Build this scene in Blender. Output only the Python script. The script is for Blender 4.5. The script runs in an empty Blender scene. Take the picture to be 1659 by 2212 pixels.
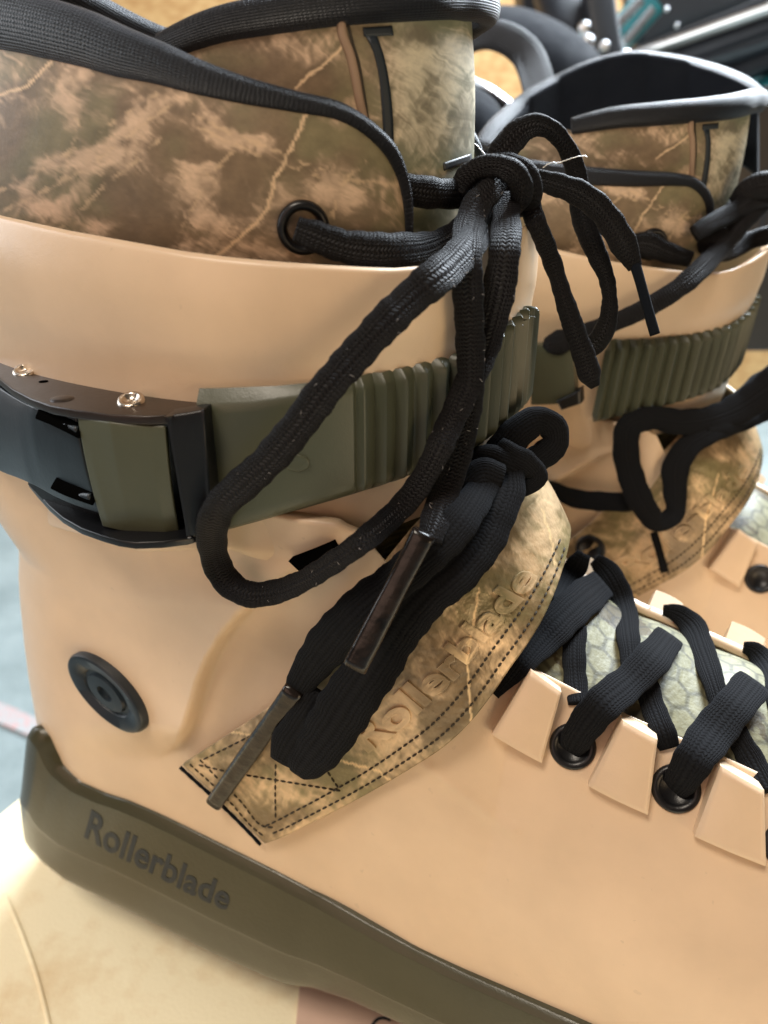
import bpy, bmesh, math, random
import numpy as np
from mathutils import Vector, Matrix
from mathutils.bvhtree import BVHTree
random.seed(4); rng = np.random.default_rng(7)
sc = bpy.context.scene
# ------------------------------------------------------------------ camera, light, exposure
FPX, CX, CY = 1628.0, 829.5, 1106.0            # focal length and centre in photo units (photo = 1659 x 2212 units)
PITCH, YAW = math.radians(25), math.radians(24.8)
BASE = 0.300                                    # height of the box top the near skate stands on (m)
cF = np.array([0, math.cos(PITCH), -math.sin(PITCH)]); cU = np.array([0, math.sin(PITCH), math.cos(PITCH)]); cR = np.array([1., 0, 0])
D3 = np.array([math.cos(YAW), -math.sin(YAW), 0]); N3 = -np.array([math.sin(YAW), math.cos(YAW), 0])   # toe direction, side direction
def cray(x, y):
    return cF + cR * (x - CX) / FPX + cU * (CY - y) / FPX
O3 = cray(100, 1900) * 240 - 36 * N3            # skate origin seen from the camera, mm
ZOFF = -7.0                                     # the sole's lowest point in skate coordinates
CAMW = np.array([0, 0, BASE * 1000 - ZOFF]) - O3   # camera position, world mm (skate origin = 0,0,BASE+)
cam = bpy.data.cameras.new('camera'); camo_ = bpy.data.objects.new('camera', cam); sc.collection.objects.link(camo_)
camo_.location = CAMW * 0.001; camo_.rotation_euler = (math.radians(90) - PITCH, 0, 0)
cam.sensor_fit = 'HORIZONTAL'; cam.sensor_width = 36; cam.lens = 36 * FPX / 1659.0
cam.clip_start = 0.01; cam.clip_end = 60
cam.dof.use_dof = True; cam.dof.focus_distance = 0.142; cam.dof.aperture_fstop = cam.lens / 1.7
sc.camera = camo_
wd = bpy.data.worlds.new('World'); sc.world = wd; wd.use_nodes = True
wd.node_tree.nodes['Background'].inputs[0].default_value = (1.0, 0.80, 0.62, 1); wd.node_tree.nodes['Background'].inputs[1].default_value = 0.095
def area(name, loc, target, size, power, color, sy=None):
    l = bpy.data.lights.new(name, 'AREA'); l.energy = power; l.color = color; l.size = size
    if sy: l.shape = 'RECTANGLE'; l.size_y = sy
    o = bpy.data.objects.new(name, l); sc.collection.objects.link(o); o.location = loc
    o.rotation_euler = (Vector(target) - Vector(loc)).to_track_quat('-Z', 'Y').to_euler(); return o
area('window_light', (0.85, 0.95, 1.65), (0.1, 0, 0.42), 0.8, 150, (0.82, 0.91, 1.0), 1.2)
area('room_light', (-0.9, -1.5, 0.95), (0.1, 0, 0.42), 1.2, 6.0, (1.0, 0.64, 0.50))
area('side_window_light', (-1.15, 0.25, 0.95), (0.05, 0, 0.36), 0.8, 11, (0.88, 0.94, 1.0), 1.0)
area('overhead_fill_light', (-0.35, -0.55, 1.7), (0.05, -0.05, 0.3), 0.4, 13, (1.0, 0.88, 0.74))  # added fill with no lamp behind it: brightens box top, shell tops and lace guards
area('low_bounce_light', (0.75, -0.9, 0.32), (0.15, -0.1, 0.40), 0.5, 3.0, (1.0, 0.72, 0.42))
sc.view_settings.view_transform = 'Standard'; sc.view_settings.look = 'None'; sc.view_settings.gamma = 1; sc.view_settings.exposure = 0
sc.cycles.max_bounces = 8
# ------------------------------------------------------------------ coordinates: skate (s toe-ward, w toward the near side, z up) in mm
CO = np.array([(-O3) @ D3, (-O3) @ N3, -O3[2]])
def rdir(x, y):
    r = cray(x, y); return np.array([r @ D3, r @ N3, r[2]])
def at_w(x, y, w):
    r = rdir(x, y); return CO + r * (w - CO[1]) / r[1]
def at_z(x, y, z):
    r = rdir(x, y); return CO + r * (z - CO[2]) / r[2]
def at_d(x, y, dep):
    return CO + rdir(x, y) * dep
BAS = np.array([D3, N3, [0, 0, 1.]])
def proj(P):
    P = np.asarray(P, float); Q = O3 + P @ BAS; dep = Q @ cF
    return np.stack([CX + FPX * (Q @ cR) / dep, CY - FPX * (Q @ cU) / dep, dep], -1)
def sstep(a, b, x):
    t = np.clip((np.asarray(x, float) - a) / (b - a), 0, 1); return t * t * (3 - 2 * t)
def L(x, xs, ys): return np.interp(x, xs, ys)
def cr(P, n):                                    # Catmull-Rom resample by chord length
    P = np.asarray(P, float); d = np.r_[0, np.cumsum(np.sqrt((np.diff(P[:, :2], axis=0) ** 2).sum(1)) + 1e-6)]
    t = np.linspace(0, d[-1], n); i = np.clip(np.searchsorted(d, t, side='right') - 1, 0, len(P) - 2)
    h = (d[i + 1] - d[i]); u = ((t - d[i]) / h)[:, None]
    m = np.gradient(P, d, axis=0) if len(P) > 2 else np.repeat((P[1:] - P[:1]) / d[-1], 2, 0)
    h = h[:, None]
    return (2*u**3-3*u**2+1)*P[i] + (u**3-2*u**2+u)*h*m[i] + (-2*u**3+3*u**2)*P[i+1] + (u**3-u**2)*h*m[i+1]
# ------------------------------------------------------------------ object helpers
def place(name, loc, label, cat, group=None, rz=0, kind=None):
    o = bpy.data.objects.new(name, None); o.empty_display_size = 0.02; sc.collection.objects.link(o); o.location = loc; o.rotation_euler = (0, 0, rz)
    return tag(o, label, cat, group, kind)
def tag(o, label=None, cat=None, group=None, kind=None):
    for k, v in (('label', label), ('category', cat), ('group', group), ('kind', kind)):
        if v: o[k] = v
    return o
def build(name, V, F, mt, parent=None, uv=None, col=None, smooth=True, label=None, recalc=True, frame='skate', bevel=0):
    V = np.asarray(V, float)
    if frame == 'skate': V = np.stack([V[:, 0], -V[:, 1], V[:, 2]], -1)
    V = V * 0.001
    me = bpy.data.meshes.new(name); me.from_pydata(V.tolist(), [], [tuple(int(i) for i in f) for f in F])
    if uv is not None:
        ul = me.uv_layers.new(name='UVMap'); idx = np.empty(len(me.loops), int); me.loops.foreach_get('vertex_index', idx)
        ul.data.foreach_set('uv', np.asarray(uv, np.float32)[idx].ravel())
    if col is not None:
        ca = me.color_attributes.new('pattern', 'FLOAT_COLOR', 'POINT')
        ca.data.foreach_set('color', np.c_[col, np.ones(len(col))].astype(np.float32).ravel())
    if recalc:
        bm = bmesh.new(); bm.from_mesh(me); bmesh.ops.recalc_face_normals(bm, faces=bm.faces)
        if bevel:
            ed = [e for e in bm.edges if len(e.link_faces) == 2 and e.calc_face_angle(0) > 0.6]
            bmesh.ops.bevel(bm, geom=ed, offset=bevel * 0.001, segments=3, profile=0.6, affect='EDGES')
        bm.to_mesh(me); bm.free()
    me.materials.append(mt)
    if smooth: me.shade_smooth()
    if smooth == 'auto': me.set_sharp_from_angle(angle=math.radians(38))
    o = bpy.data.objects.new(name, me); sc.collection.objects.link(o)
    if parent: o.parent = parent
    if label: o['label'] = label
    return o
def grid_faces(n, m, wrapn=False, wrapm=False, off=0):
    F = []
    for i in range(n if wrapn else n - 1):
        for j in range(m if wrapm else m - 1):
            a, b = i * m + j, ((i + 1) % n) * m + j; c, d = ((i + 1) % n) * m + (j + 1) % m, i * m + (j + 1) % m
            F.append((a + off, b + off, c + off, d + off))
    return F
def gnormals(G, wrap=False, outside=None):
    if wrap: du = np.roll(G, -1, 0) - np.roll(G, 1, 0)
    else: du = np.gradient(G, axis=0)
    N = np.cross(du, np.gradient(G, axis=1)); N /= np.linalg.norm(N, axis=2, keepdims=True) + 1e-9
    return N
def sheet(G, t, wrap=False):                     # thick solid from a grid of points; t>0 grows away from the viewer-side normal
    n, m = G.shape[:2]; N = gnormals(G, wrap)
    c = G.reshape(-1, 3).mean(0)
    if ((G - c) * N).sum() < 0: N = -N
    T = np.asarray(t); B = G - N * (T[..., None] if T.ndim else T)
    V = np.r_[G.reshape(-1, 3), B.reshape(-1, 3)]; k = n * m
    F = grid_faces(n, m, wrap) + [tuple(reversed(f)) for f in grid_faces(n, m, wrap, off=k)]
    for i in range(n if wrap else n - 1):
        a, b = i * m, ((i + 1) % n) * m
        F.append((a, a + k, b + k, b)); F.append((a + m - 1, b + m - 1, b + m - 1 + k, a + m - 1 + k))
    if not wrap:
        for j in range(m - 1):
            F.append((j, j + 1, j + 1 + k, j + k)); q = (n - 1) * m + j; F.append((q, q + k, q + k + 1, q + 1))
    return V, F, N
class Caster:
    def __init__(s): s.V = []; s.F = []; s.n = 0; s.t = None
    def add(s, V, F):
        s.V += [tuple(v) for v in V]; s.F += [tuple(int(i) + s.n for i in f) for f in F]; s.n += len(V); s.t = None
    def __call__(s, x, y):
        if s.t is None: s.t = BVHTree.FromPolygons(s.V, s.F)
        r = rdir(x, y); ln = np.linalg.norm(r)
        p, nn, i, d = s.t.ray_cast(Vector(CO), Vector(r / ln))
        if p is None: return None
        nn = np.array(nn); nn = nn if nn @ r < 0 else -nn
        return np.array(p), nn, d / ln
# ------------------------------------------------------------------ materials
def mat(name, col, rough=0.5, **k):
    m = bpy.data.materials.new(name); m.use_nodes = True; nt = m.node_tree; b = nt.nodes['Principled BSDF']
    b.inputs['Base Color'].default_value = (*col, 1); b.inputs['Roughness'].default_value = rough
    for a, v in k.items(): b.inputs[a.replace('_', ' ')].default_value = v
    return m, nt, b
def nd(nt, t, **k):
    n = nt.nodes.new(t)
    for a, v in k.items(): setattr(n, a, v)
    return n
def mth(nt, op, a, b=None):
    n = nd(nt, 'ShaderNodeMath', operation=op)
    for i, v in enumerate((a, b)):
        if v is None: continue
        if isinstance(v, (int, float)): n.inputs[i].default_value = v
        else: nt.links.new(v, n.inputs[i])
    return n.outputs[0]
def noise(nt, scale, detail=3, rough=0.5, vec=None):
    n = nd(nt, 'ShaderNodeTexNoise'); n.inputs['Scale'].default_value = scale; n.inputs['Detail'].default_value = detail; n.inputs['Roughness'].default_value = rough
    if vec is None: vec = nd(nt, 'ShaderNodeTexCoord').outputs['Object']
    nt.links.new(vec, n.inputs['Vector']); return n.outputs[0]
def bump(nt, b, h, dist, strength=1.0):
    n = nd(nt, 'ShaderNodeBump'); n.inputs['Distance'].default_value = dist; n.inputs['Strength'].default_value = strength
    nt.links.new(h, n.inputs['Height']); nt.links.new(n.outputs[0], b.inputs['Normal'])
def varcol(nt, b, h, c1, c2, lo=0.3, hi=0.7):
    r = nd(nt, 'ShaderNodeMapRange'); r.inputs['From Min'].default_value = lo; r.inputs['From Max'].default_value = hi; nt.links.new(h, r.inputs[0])
    m = nd(nt, 'ShaderNodeMix', data_type='RGBA'); m.inputs[6].default_value = (*c1, 1); m.inputs[7].default_value = (*c2, 1)
    nt.links.new(r.outputs[0], m.inputs[0]); nt.links.new(m.outputs[2], b.inputs['Base Color'])
def plastic(name, c, rough, bs=900, bd=0.00003, var=0.06, **k):
    m, nt, b = mat(name, c, rough, **k); h = noise(nt, 60, 4)
    if name == 'tan_plastic':
        sk_ = nd(nt, 'ShaderNodeMapRange'); sk_.inputs['From Min'].default_value = .735; sk_.inputs['From Max'].default_value = .78; nt.links.new(noise(nt, 420, 2), sk_.inputs[0])
        h = mth(nt, 'SUBTRACT', h, mth(nt, 'MULTIPLY', sk_.outputs[0], 1.6))
    varcol(nt, b, h, tuple(x * (1 - var) for x in c), tuple(min(1, x * (1 + var)) for x in c)); bump(nt, b, mth(nt, 'ADD', noise(nt, bs, 3), mth(nt, 'MULTIPLY', noise(nt, bs * 4, 2), .6)), bd)
    rr = nd(nt, 'ShaderNodeMapRange'); rr.inputs['To Min'].default_value = rough * 0.85; rr.inputs['To Max'].default_value = rough * 1.2
    nt.links.new(noise(nt, 130, 5), rr.inputs[0]); nt.links.new(rr.outputs[0], b.inputs['Roughness']); return m
M = {}
M['tan'] = plastic('tan_plastic', (0.705, 0.525, 0.355), 0.34, Subsurface_Weight=0.05, Subsurface_Radius=(0.004, 0.0024, 0.0014), Subsurface_Scale=0.6)
M['olive'] = plastic('olive_plastic', (0.070, 0.076, 0.048), 0.38)
M['olive_sole'] = plastic('olive_rubber', (0.047, 0.044, 0.022), 0.30, bd=0.00005)
M['black'] = plastic('black_plastic', (0.006, 0.0065, 0.008), 0.32, Specular_IOR_Level=0.4)
M['lever'] = plastic('blue_black_plastic', (0.012, 0.019, 0.026), 0.34)
M['brownmetal'] = plastic('dark_lacquered_metal', (0.020, 0.013, 0.010), 0.30, Metallic=0.1)
M['steel'] = plastic('rivet_steel', (0.62, 0.55, 0.47), 0.22, Metallic=1.0)
M['silver'] = plastic('bright_metal', (0.75, 0.76, 0.78), 0.28, Metallic=1.0)
M['void'] = mat('shadowed_opening', (0.002, 0.002, 0.002), 1.0, Specular_IOR_Level=0.0)[0]
M['ink'] = plastic('navy_print', (0.010, 0.017, 0.024), 0.5)
M['inkgrey'] = plastic('grey_print', (0.035, 0.040, 0.045), 0.45)
M['lintmat'] = plastic('pale_lint', (0.35, 0.33, 0.32), 0.9)
M['thread'] = plastic('dark_thread', (0.030, 0.022, 0.012), 0.8)
M['lining'] = plastic('black_lining', (0.005, 0.007, 0.011), 0.9, bs=500, bd=0.0001, Sheen_Weight=0.02, Specular_IOR_Level=0.12)
def knit(name, col, pitch, across, dist, sheen=0.3, lengthrib=False, rough=0.6, flip=1.0, spec=0.3):
    m, nt, b = mat(name, col, rough, Sheen_Weight=sheen, Sheen_Roughness=0.4, Specular_IOR_Level=spec)
    b.inputs['Sheen Tint'].default_value = (0.75, 0.82, 1.0, 1)
    uv = nd(nt, 'ShaderNodeUVMap'); sp = nd(nt, 'ShaderNodeSeparateXYZ'); nt.links.new(uv.outputs[0], sp.inputs[0])
    U, V = sp.outputs[0], sp.outputs[1]
    nz = mth(nt, 'MULTIPLY', mth(nt, 'SUBTRACT', noise(nt, 500, 3), 0.5), 1.1)
    tri = mth(nt, 'PINGPONG', mth(nt, 'MULTIPLY', V, across), 0.5)
    ph = mth(nt, 'ADD', mth(nt, 'ADD', mth(nt, 'DIVIDE', U, pitch), mth(nt, 'MULTIPLY', tri, flip)), nz)
    a = mth(nt, 'ABSOLUTE', mth(nt, 'SINE', mth(nt, 'MULTIPLY', ph, math.pi)))
    g = mth(nt, 'ABSOLUTE', mth(nt, 'SINE', mth(nt, 'MULTIPLY', V, math.pi * across * (1 if lengthrib else 1))))
    h = mth(nt, 'ADD', mth(nt, 'MULTIPLY', a, 0.4 if lengthrib else 0.65), mth(nt, 'MULTIPLY', g, 0.75 if lengthrib else 0.35))
    h = mth(nt, 'ADD', h, mth(nt, 'MULTIPLY', noise(nt, 2600, 3), 0.5))
    bump(nt, b, h, dist); 
    mx = nd(nt, 'ShaderNodeMix', data_type='RGBA'); mx.inputs[6].default_value = (*[c * 0.55 for c in col], 1); mx.inputs[7].default_value = (*[c * 1.9 for c in col], 1)
    nt.links.new(mth(nt, 'MULTIPLY', h, 0.75), mx.inputs[0]); nt.links.new(mx.outputs[2], b.inputs['Base Color'])
    return m
M['lace'] = knit('woven_black_lace', (0.0042, 0.0038, 0.0046), 0.72, 30, 0.00028, sheen=0.012, rough=0.52, spec=0.2)
M['flatlace'] = knit('soft_flat_lace', (0.0055, 0.0058, 0.0066), 0.8, 34, 0.00013, sheen=0.02, spec=0.10, lengthrib=True, rough=0.9)
M['roll'] = knit('ribbed_edge_fabric', (0.007, 0.008, 0.011), 0.7, 46, 0.00026, sheen=0.025, lengthrib=True, rough=0.42, spec=0.36)
M['oliveknit'] = knit('olive_knit', (0.14, 0.125, 0.065), 1.6, 40, 0.0004, sheen=0.1, rough=0.9)
def _p(): pass
def patt(name, rough, bs, bd, **k):
    m, nt, b = mat(name, (0.3, 0.2, 0.1), rough, **k); a = nd(nt, 'ShaderNodeAttribute'); a.attribute_name = 'pattern'
    nt.links.new(a.outputs['Color'], b.inputs['Base Color'])
    h = mth(nt, 'ADD', noise(nt, bs, 4), mth(nt, 'MULTIPLY', noise(nt, bs * 0.22, 4), 1.5)); bump(nt, b, h, bd); return m
M['camo'] = patt('printed_camouflage_fabric', 0.55, 1400, 0.00004)
M['camostrap'] = patt('glossy_camouflage_strap', 0.28, 420, 0.00032, Metallic=0.12)
M['camomesh'] = patt('hexagon_tongue_fabric', 0.55, 900, 0.00015)
def aglet_mat():
    m, nt, b = mat('clear_aglet', (0.012, 0.009, 0.008), 0.25, Coat_Weight=0.25, Coat_Roughness=0.07, Specular_IOR_Level=0.3)
    h = noise(nt, 350, 4); varcol(nt, b, h, (0.004, 0.003, 0.0025), (0.018, 0.013, 0.011)); bump(nt, b, noise(nt, 160, 3), 0.0006); return m
M['aglet'] = aglet_mat()
# ------------------------------------------------------------------ printed camouflage
_lat = rng.random((512, 512))
def vnoise(x, y):
    xi = np.floor(x).astype(int); yi = np.floor(y).astype(int); fx = x - xi; fy = y - yi
    fx = fx * fx * (3 - 2 * fx); fy = fy * fy * (3 - 2 * fy)
    a = _lat[xi % 512, yi % 512]; b = _lat[(xi + 1) % 512, yi % 512]; c = _lat[xi % 512, (yi + 1) % 512]; d = _lat[(xi + 1) % 512, (yi + 1) % 512]
    return (a * (1 - fx) + b * fx) * (1 - fy) + (c * (1 - fx) + d * fx) * fy
def fbm(x, y, o=4):
    r = 0; a = 0.5
    for k in range(o): r = r + a * vnoise(x * 2 ** k + 17 * k, y * 2 ** k + 31 * k); a *= 0.5
    return r / (1 - 0.5 ** o)
def poldist(X, Y, P, jit=6, js=14.0):
    X = X + (fbm(X / js, Y / js + 9) - 0.5) * jit * 2; Y = Y + (fbm(X / js + 40, Y / js) - 0.5) * jit * 2
    d = np.full(X.shape, 1e9)
    for (x0, y0), (x1, y1) in zip(P[:-1], P[1:]):
        dx, dy = x1 - x0, y1 - y0; t = np.clip(((X - x0) * dx + (Y - y0) * dy) / (dx * dx + dy * dy), 0, 1)
        d = np.minimum(d, np.hypot(X - x0 - t * dx, Y - y0 - t * dy))
    return d
def camo_cols(P, light, dark, veins, bias=0.0, tint=(1, 1, 1), sc_=1.0, vein_w=5.5, faint=()):
    Q = P.copy(); Q[:, 1] = np.abs(Q[:, 1]); px = proj(Q); X, Y = px[:, 0], px[:, 1]
    f = 1 / (95.0 * sc_)
    wx = X + 60 * (fbm(X * f + 3, Y * f) - 0.5) + 8 * (fbm(X / 18, Y / 18, 2) - 0.5); wy = Y + 60 * (fbm(X * f, Y * f + 7) - 0.5) + 8 * (fbm(X / 18 + 5, Y / 18, 2) - 0.5)
    base = fbm(wx / 80 / sc_, wy / 60 / sc_ + 5, 4)
    v = (base - 0.5) * 1.5 + bias + (fbm(wx / 30, wy / 21 + 3, 2) - .5) * .45
    for x, y, rx, ry, an, k in light + [(a, b, c, d, e, -g) for a, b, c, d, e, g in dark]:
        c, s = math.cos(math.radians(an)), math.sin(math.radians(an)); dx, dy = wx - x, wy - y
        u, w = (dx * c + dy * s) / rx, (-dx * s + dy * c) / ry; v = v + k * np.exp(-(u * u + w * w) * 1.2)
    feather = fbm((wx * .75 + wy * .65) / 42, (wy * .75 - wx * .65) / 7, 3)
    f2 = fbm((wx * .35 - wy * .94) / 60, (wy * .35 + wx * .94) / 9, 3)
    v = v + ((feather - 0.5) * 0.8 + (f2 - .5) * .6) * np.exp(-((v - 0.2) / 0.45) ** 2)
    rg = 1 - np.abs(2 * fbm((wx * .8 + wy * .6) / 30, (wy * .8 - wx * .6) / 6.5 + 4, 2) - 1) * 1.6
    t = np.clip(sstep(-0.38, 0.72, v) ** 1.35 * (0.82 + .3 * rg), 0, 1)[:, None]
    lo = fbm(X / 150 + 8, Y / 130 + 2, 3); k = sstep(0.35, 0.65, lo)[:, None]
    dk = np.array([0.180, 0.122, 0.072]) * (1 - k) + np.array([0.185, 0.150, 0.080]) * k
    dk = dk * (0.82 + 0.45 * fbm(X / 26, Y / 22, 4))[:, None]
    lt = np.array([0.64, 0.445, 0.30]) * (0.80 + 0.4 * fbm(X / 30 + 3, Y / 24, 4))[:, None]
    C = dk * (1 - t) + lt * t
    C = C * (0.9 + 0.2 * fbm(X / 5, Y / 5, 2))[:, None]
    for vp in veins + [(q,) for q in faint]:
        fa = isinstance(vp, tuple); vp = vp[0] if fa else vp; vw = 7.0 if fa else vein_w
        d = poldist(X, Y, vp, 7.0 if fa else 4.5, 9.0); a = (1 - sstep(vw * .2, vw, d))[:, None] * (0.55 * sstep(.35, .6, fbm(X / 22, Y / 22))[:, None] if fa else 1.0); sh = (np.exp(-(d / 11) ** 2))[:, None]
        C = C * (1 - 0.18 * sh); C = C * (1 - a) + np.array([0.72, 0.50, 0.31]) * a
    return C * np.array(tint) * np.array([0.97, 1.0, 1.0])
# ------------------------------------------------------------------ tubes (laces, piping)
def tube3(P, hw, th, facing=None, ns=20, exp=2.6, uvs=1.0, cap=True, wob=0.0):
    P = np.asarray(P, float); n = len(P); T = np.gradient(P, axis=0); T /= np.linalg.norm(T, axis=1, keepdims=True) + 1e-9
    if facing is None: Fc = CO - P
    else: Fc = np.broadcast_to(np.asarray(facing, float), P.shape)
    Fc = Fc / np.linalg.norm(Fc, axis=1, keepdims=True)
    W = np.cross(T, Fc); W /= np.linalg.norm(W, axis=1, keepdims=True) + 1e-9
    for i in range(1, n):                                             # keep the frame from flipping
        if W[i] @ W[i - 1] < 0: W[i] = -W[i]
    for _ in range(3): W[1:-1] = (W[:-2] + W[1:-1] + W[2:]) / 3
    W /= np.linalg.norm(W, axis=1, keepdims=True); Nn = np.cross(W, T)
    hw = np.broadcast_to(hw, n); th = np.broadcast_to(th, n)
    a = np.linspace(0, 2 * math.pi, ns, endpoint=False)
    ca = np.sign(np.cos(a)) * np.abs(np.cos(a)) ** (2 / exp); sa = np.sign(np.sin(a)) * np.abs(np.sin(a)) ** (2 / exp)
    G = P[:, None] + W[:, None] * (ca[None, :, None] * hw[:, None, None]) + Nn[:, None] * (sa[None, :, None] * th[:, None, None])
    if wob:
        G += (W[:, None] * ca[None, :, None]) * (rng.random((n, 1, 1)) - .5) * wob
    u = np.r_[0, np.cumsum(np.linalg.norm(np.diff(P, axis=0), axis=1))] * uvs
    UV = np.stack([np.repeat(u[:, None], ns, 1), np.repeat((a / (2 * math.pi))[None], n, 0)], -1)
    V = G.reshape(-1, 3); F = grid_faces(n, ns, False, True); UV = UV.reshape(-1, 2)
    if cap:
        for e, idx in ((0, 0), (n - 1, (n - 1) * ns)):
            k = len(V); V = np.r_[V, P[e:e + 1]]; UV = np.r_[UV, [[u[e], 0.5]]]
            F += [(idx + j, idx + (j + 1) % ns, k) for j in range(ns)]
    return V, F, UV
BODY = Caster()
def lay(path, n=None, caster=None, smooth=5, clear=0):
    """path rows: x, y, half width (photo units), gap over the body (mm), optional absolute depth (mm)."""
    c = caster or BODY; K = []
    for r in path:
        x, y, hw, off = r[:4]
        if len(r) > 4: K.append((x, y, hw, r[4])); continue
        q = c(x, y); K.append((x, y, hw, (q[2] - off) if q else np.nan))
    K = np.array(K, float); bad = np.isnan(K[:, 3])
    if bad.any(): K[bad, 3] = np.interp(np.arange(len(K))[bad], np.arange(len(K))[~bad], K[~bad, 3])
    ln = np.sqrt((np.diff(K[:, :2], axis=0) ** 2).sum(1)).sum(); n = n or max(8, int(ln / 7))
    R = cr(K, n)
    for _ in range(smooth): R[1:-1, 3] = (R[:-2, 3] + R[1:-1, 3] + R[2:, 3]) / 3
    if clear:
        lim = np.full(n, 1e9); Tn = np.gradient(R[:, :2], axis=0); Tn /= np.linalg.norm(Tn, axis=1, keepdims=True) + 1e-9
        for i in range(n):
            for k in (-.7, 0, .7):
                q = c(R[i, 0] - Tn[i, 1] * R[i, 2] * k, R[i, 1] + Tn[i, 0] * R[i, 2] * k)
                if q: lim[i] = min(lim[i], q[2] - clear)
        lm = np.array([lim[max(0, i - 4):i + 5].min() for i in range(n)]); lm = np.minimum(lm, 1e9)
        D = np.minimum(R[:, 3], lm)
        for _ in range(26): D[1:-1] = (D[:-2] + D[1:-1] + D[2:]) / 3
        if path[0][3] < 0: t_ = sstep(3, 9, np.arange(n)); D = R[:, 3] * (1 - t_) + D * t_
        R[:, 3] = D
    P = np.array([at_d(x, y, d) for x, y, d in R[:, [0, 1, 3]]])
    return P, R[:, 2] * R[:, 3] / FPX
def lace(name, path, mt, parent, thick=0.42, ns=22, exp=2.8, label=None, add=False, wob=0.12, off=None, caster=None, clear=2.6):
    P, hw = lay(path, caster=caster, clear=clear)
    k = np.arange(len(hw)); hw = hw * (1 + 0.03 * np.sin(k * 0.9 + len(hw)) + 0.025 * np.sin(k * 0.37))
    th = np.minimum(hw * thick, hw * thick * 0 + max(1.15, hw.mean() * thick))
    V, F, UV = tube3(P, hw, np.maximum(th, 0.35), ns=ns, exp=exp, wob=wob)
    if off is not None: V = off(V)
    o = build(name, V, F, mt, parent, uv=UV, label=label)
    if add: BODY.add(V, F)
    return o
def ring_lathe(c, nrm, prof, n=40, squash=None, up=None):
    """profile rows (radius, height) turned about nrm at c."""
    nrm = np.asarray(nrm, float); nrm = nrm / np.linalg.norm(nrm); ref = np.array([0, 0, 1.]) if abs(nrm[2]) < .9 else np.array([1., 0, 0])
    if up is not None: ref = np.asarray(up, float)
    A = np.cross(ref, nrm); A /= np.linalg.norm(A); B = np.cross(nrm, A)
    a = np.linspace(0, 2 * math.pi, n, endpoint=False); V = []
    for r, h in prof: V += list(c + nrm * h + (A[None] * np.cos(a)[:, None] + B[None] * np.sin(a)[:, None]) * max(r, 1e-3))
    return np.array(V), grid_faces(len(prof), n, False, True)
def merge(*parts):
    V = []; F = []; n = 0
    for v, f in parts: V.append(np.asarray(v)); F += [tuple(int(i) + n for i in q) for q in f]; n += len(v)
    return np.concatenate(V), F
# ------------------------------------------------------------------ lofted rings (cuff, liner, tongue, strap)
def zfit(s, w, poly):
    px = np.array([p[0] for p in poly], float); py = np.array([p[1] for p in poly], float)
    lo, hi = 40.0, 300.0
    for _ in range(30):
        m = (lo + hi) / 2; q = proj([s, w, m])
        if q[1] > np.interp(q[0], px, py): lo = m
        else: hi = m
    q = proj([s, w, lo]); return lo, q[0]
def plan(th, scx, af, ab, b, n=2.0):
    c, s_ = np.cos(th), np.sin(th); a = np.where(c > 0, af, ab)
    return scx + a * np.sign(c) * np.abs(c) ** (2 / n), b * np.sign(s_) * np.abs(s_) ** (2 / n)
def zcurve(TH, scx, af, ab, b, poly, zback, n=2.0, x0=-10):
    """height along the ring so its image follows poly; behind the frame it runs on to zback; far side mirrors."""
    t = np.linspace(0, math.pi, 121); S, Wd = plan(t, scx, af, ab, b, n); z = np.zeros(121); ok = np.zeros(121, bool)
    for i in range(121):
        z[i], xx = zfit(S[i], Wd[i], poly); ok[i] = (poly[0][0] + x0 <= xx <= poly[-1][0] + 8)
    i0, i1 = np.where(ok)[0][[0, -1]]
    z[:i0] = z[i0] + (z[i0 + 1] - z[i0]) * 0
    if i1 < 120: z[i1:] = z[i1] + (zback - z[i1]) * sstep(0, 1, np.linspace(0, 1, 121 - i1))
    return np.interp(np.abs(TH), t, z)
def ringgrid(TH, levels):
    cols = []
    for (scx, af, ab, b, poly, zb, n, dz) in levels:
        S, Wd = plan(TH, scx, af, ab, b, n); cols.append(np.stack([S, Wd, zcurve(TH, scx, af, ab, b, poly, zb, n) + dz], -1))
    return np.stack(cols, 1)                     # (theta, level, 3)
def refine(G, m):
    """smoothly resample the level axis to m rows."""
    k = G.shape[1]; t = np.linspace(0, k - 1, m); i = np.clip(t.astype(int), 0, k - 2); u = (t - i)[None, :, None]
    T = np.gradient(G, axis=1)
    return (2*u**3-3*u**2+1)*G[:, i] + (u**3-2*u**2+u)*T[:, i] + (-2*u**3+3*u**2)*G[:, i+1] + (u**3-u**2)*T[:, i+1]
TH = np.linspace(-math.pi, math.pi, 360, endpoint=False)
SK = place('inline_skate', (0, 0, BASE - ZOFF * 0.001), 'near tan inline skate with camouflage liner, black buckle and hanging black laces', 'skate', 'pair of tan inline skates', rz=-YAW)
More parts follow.
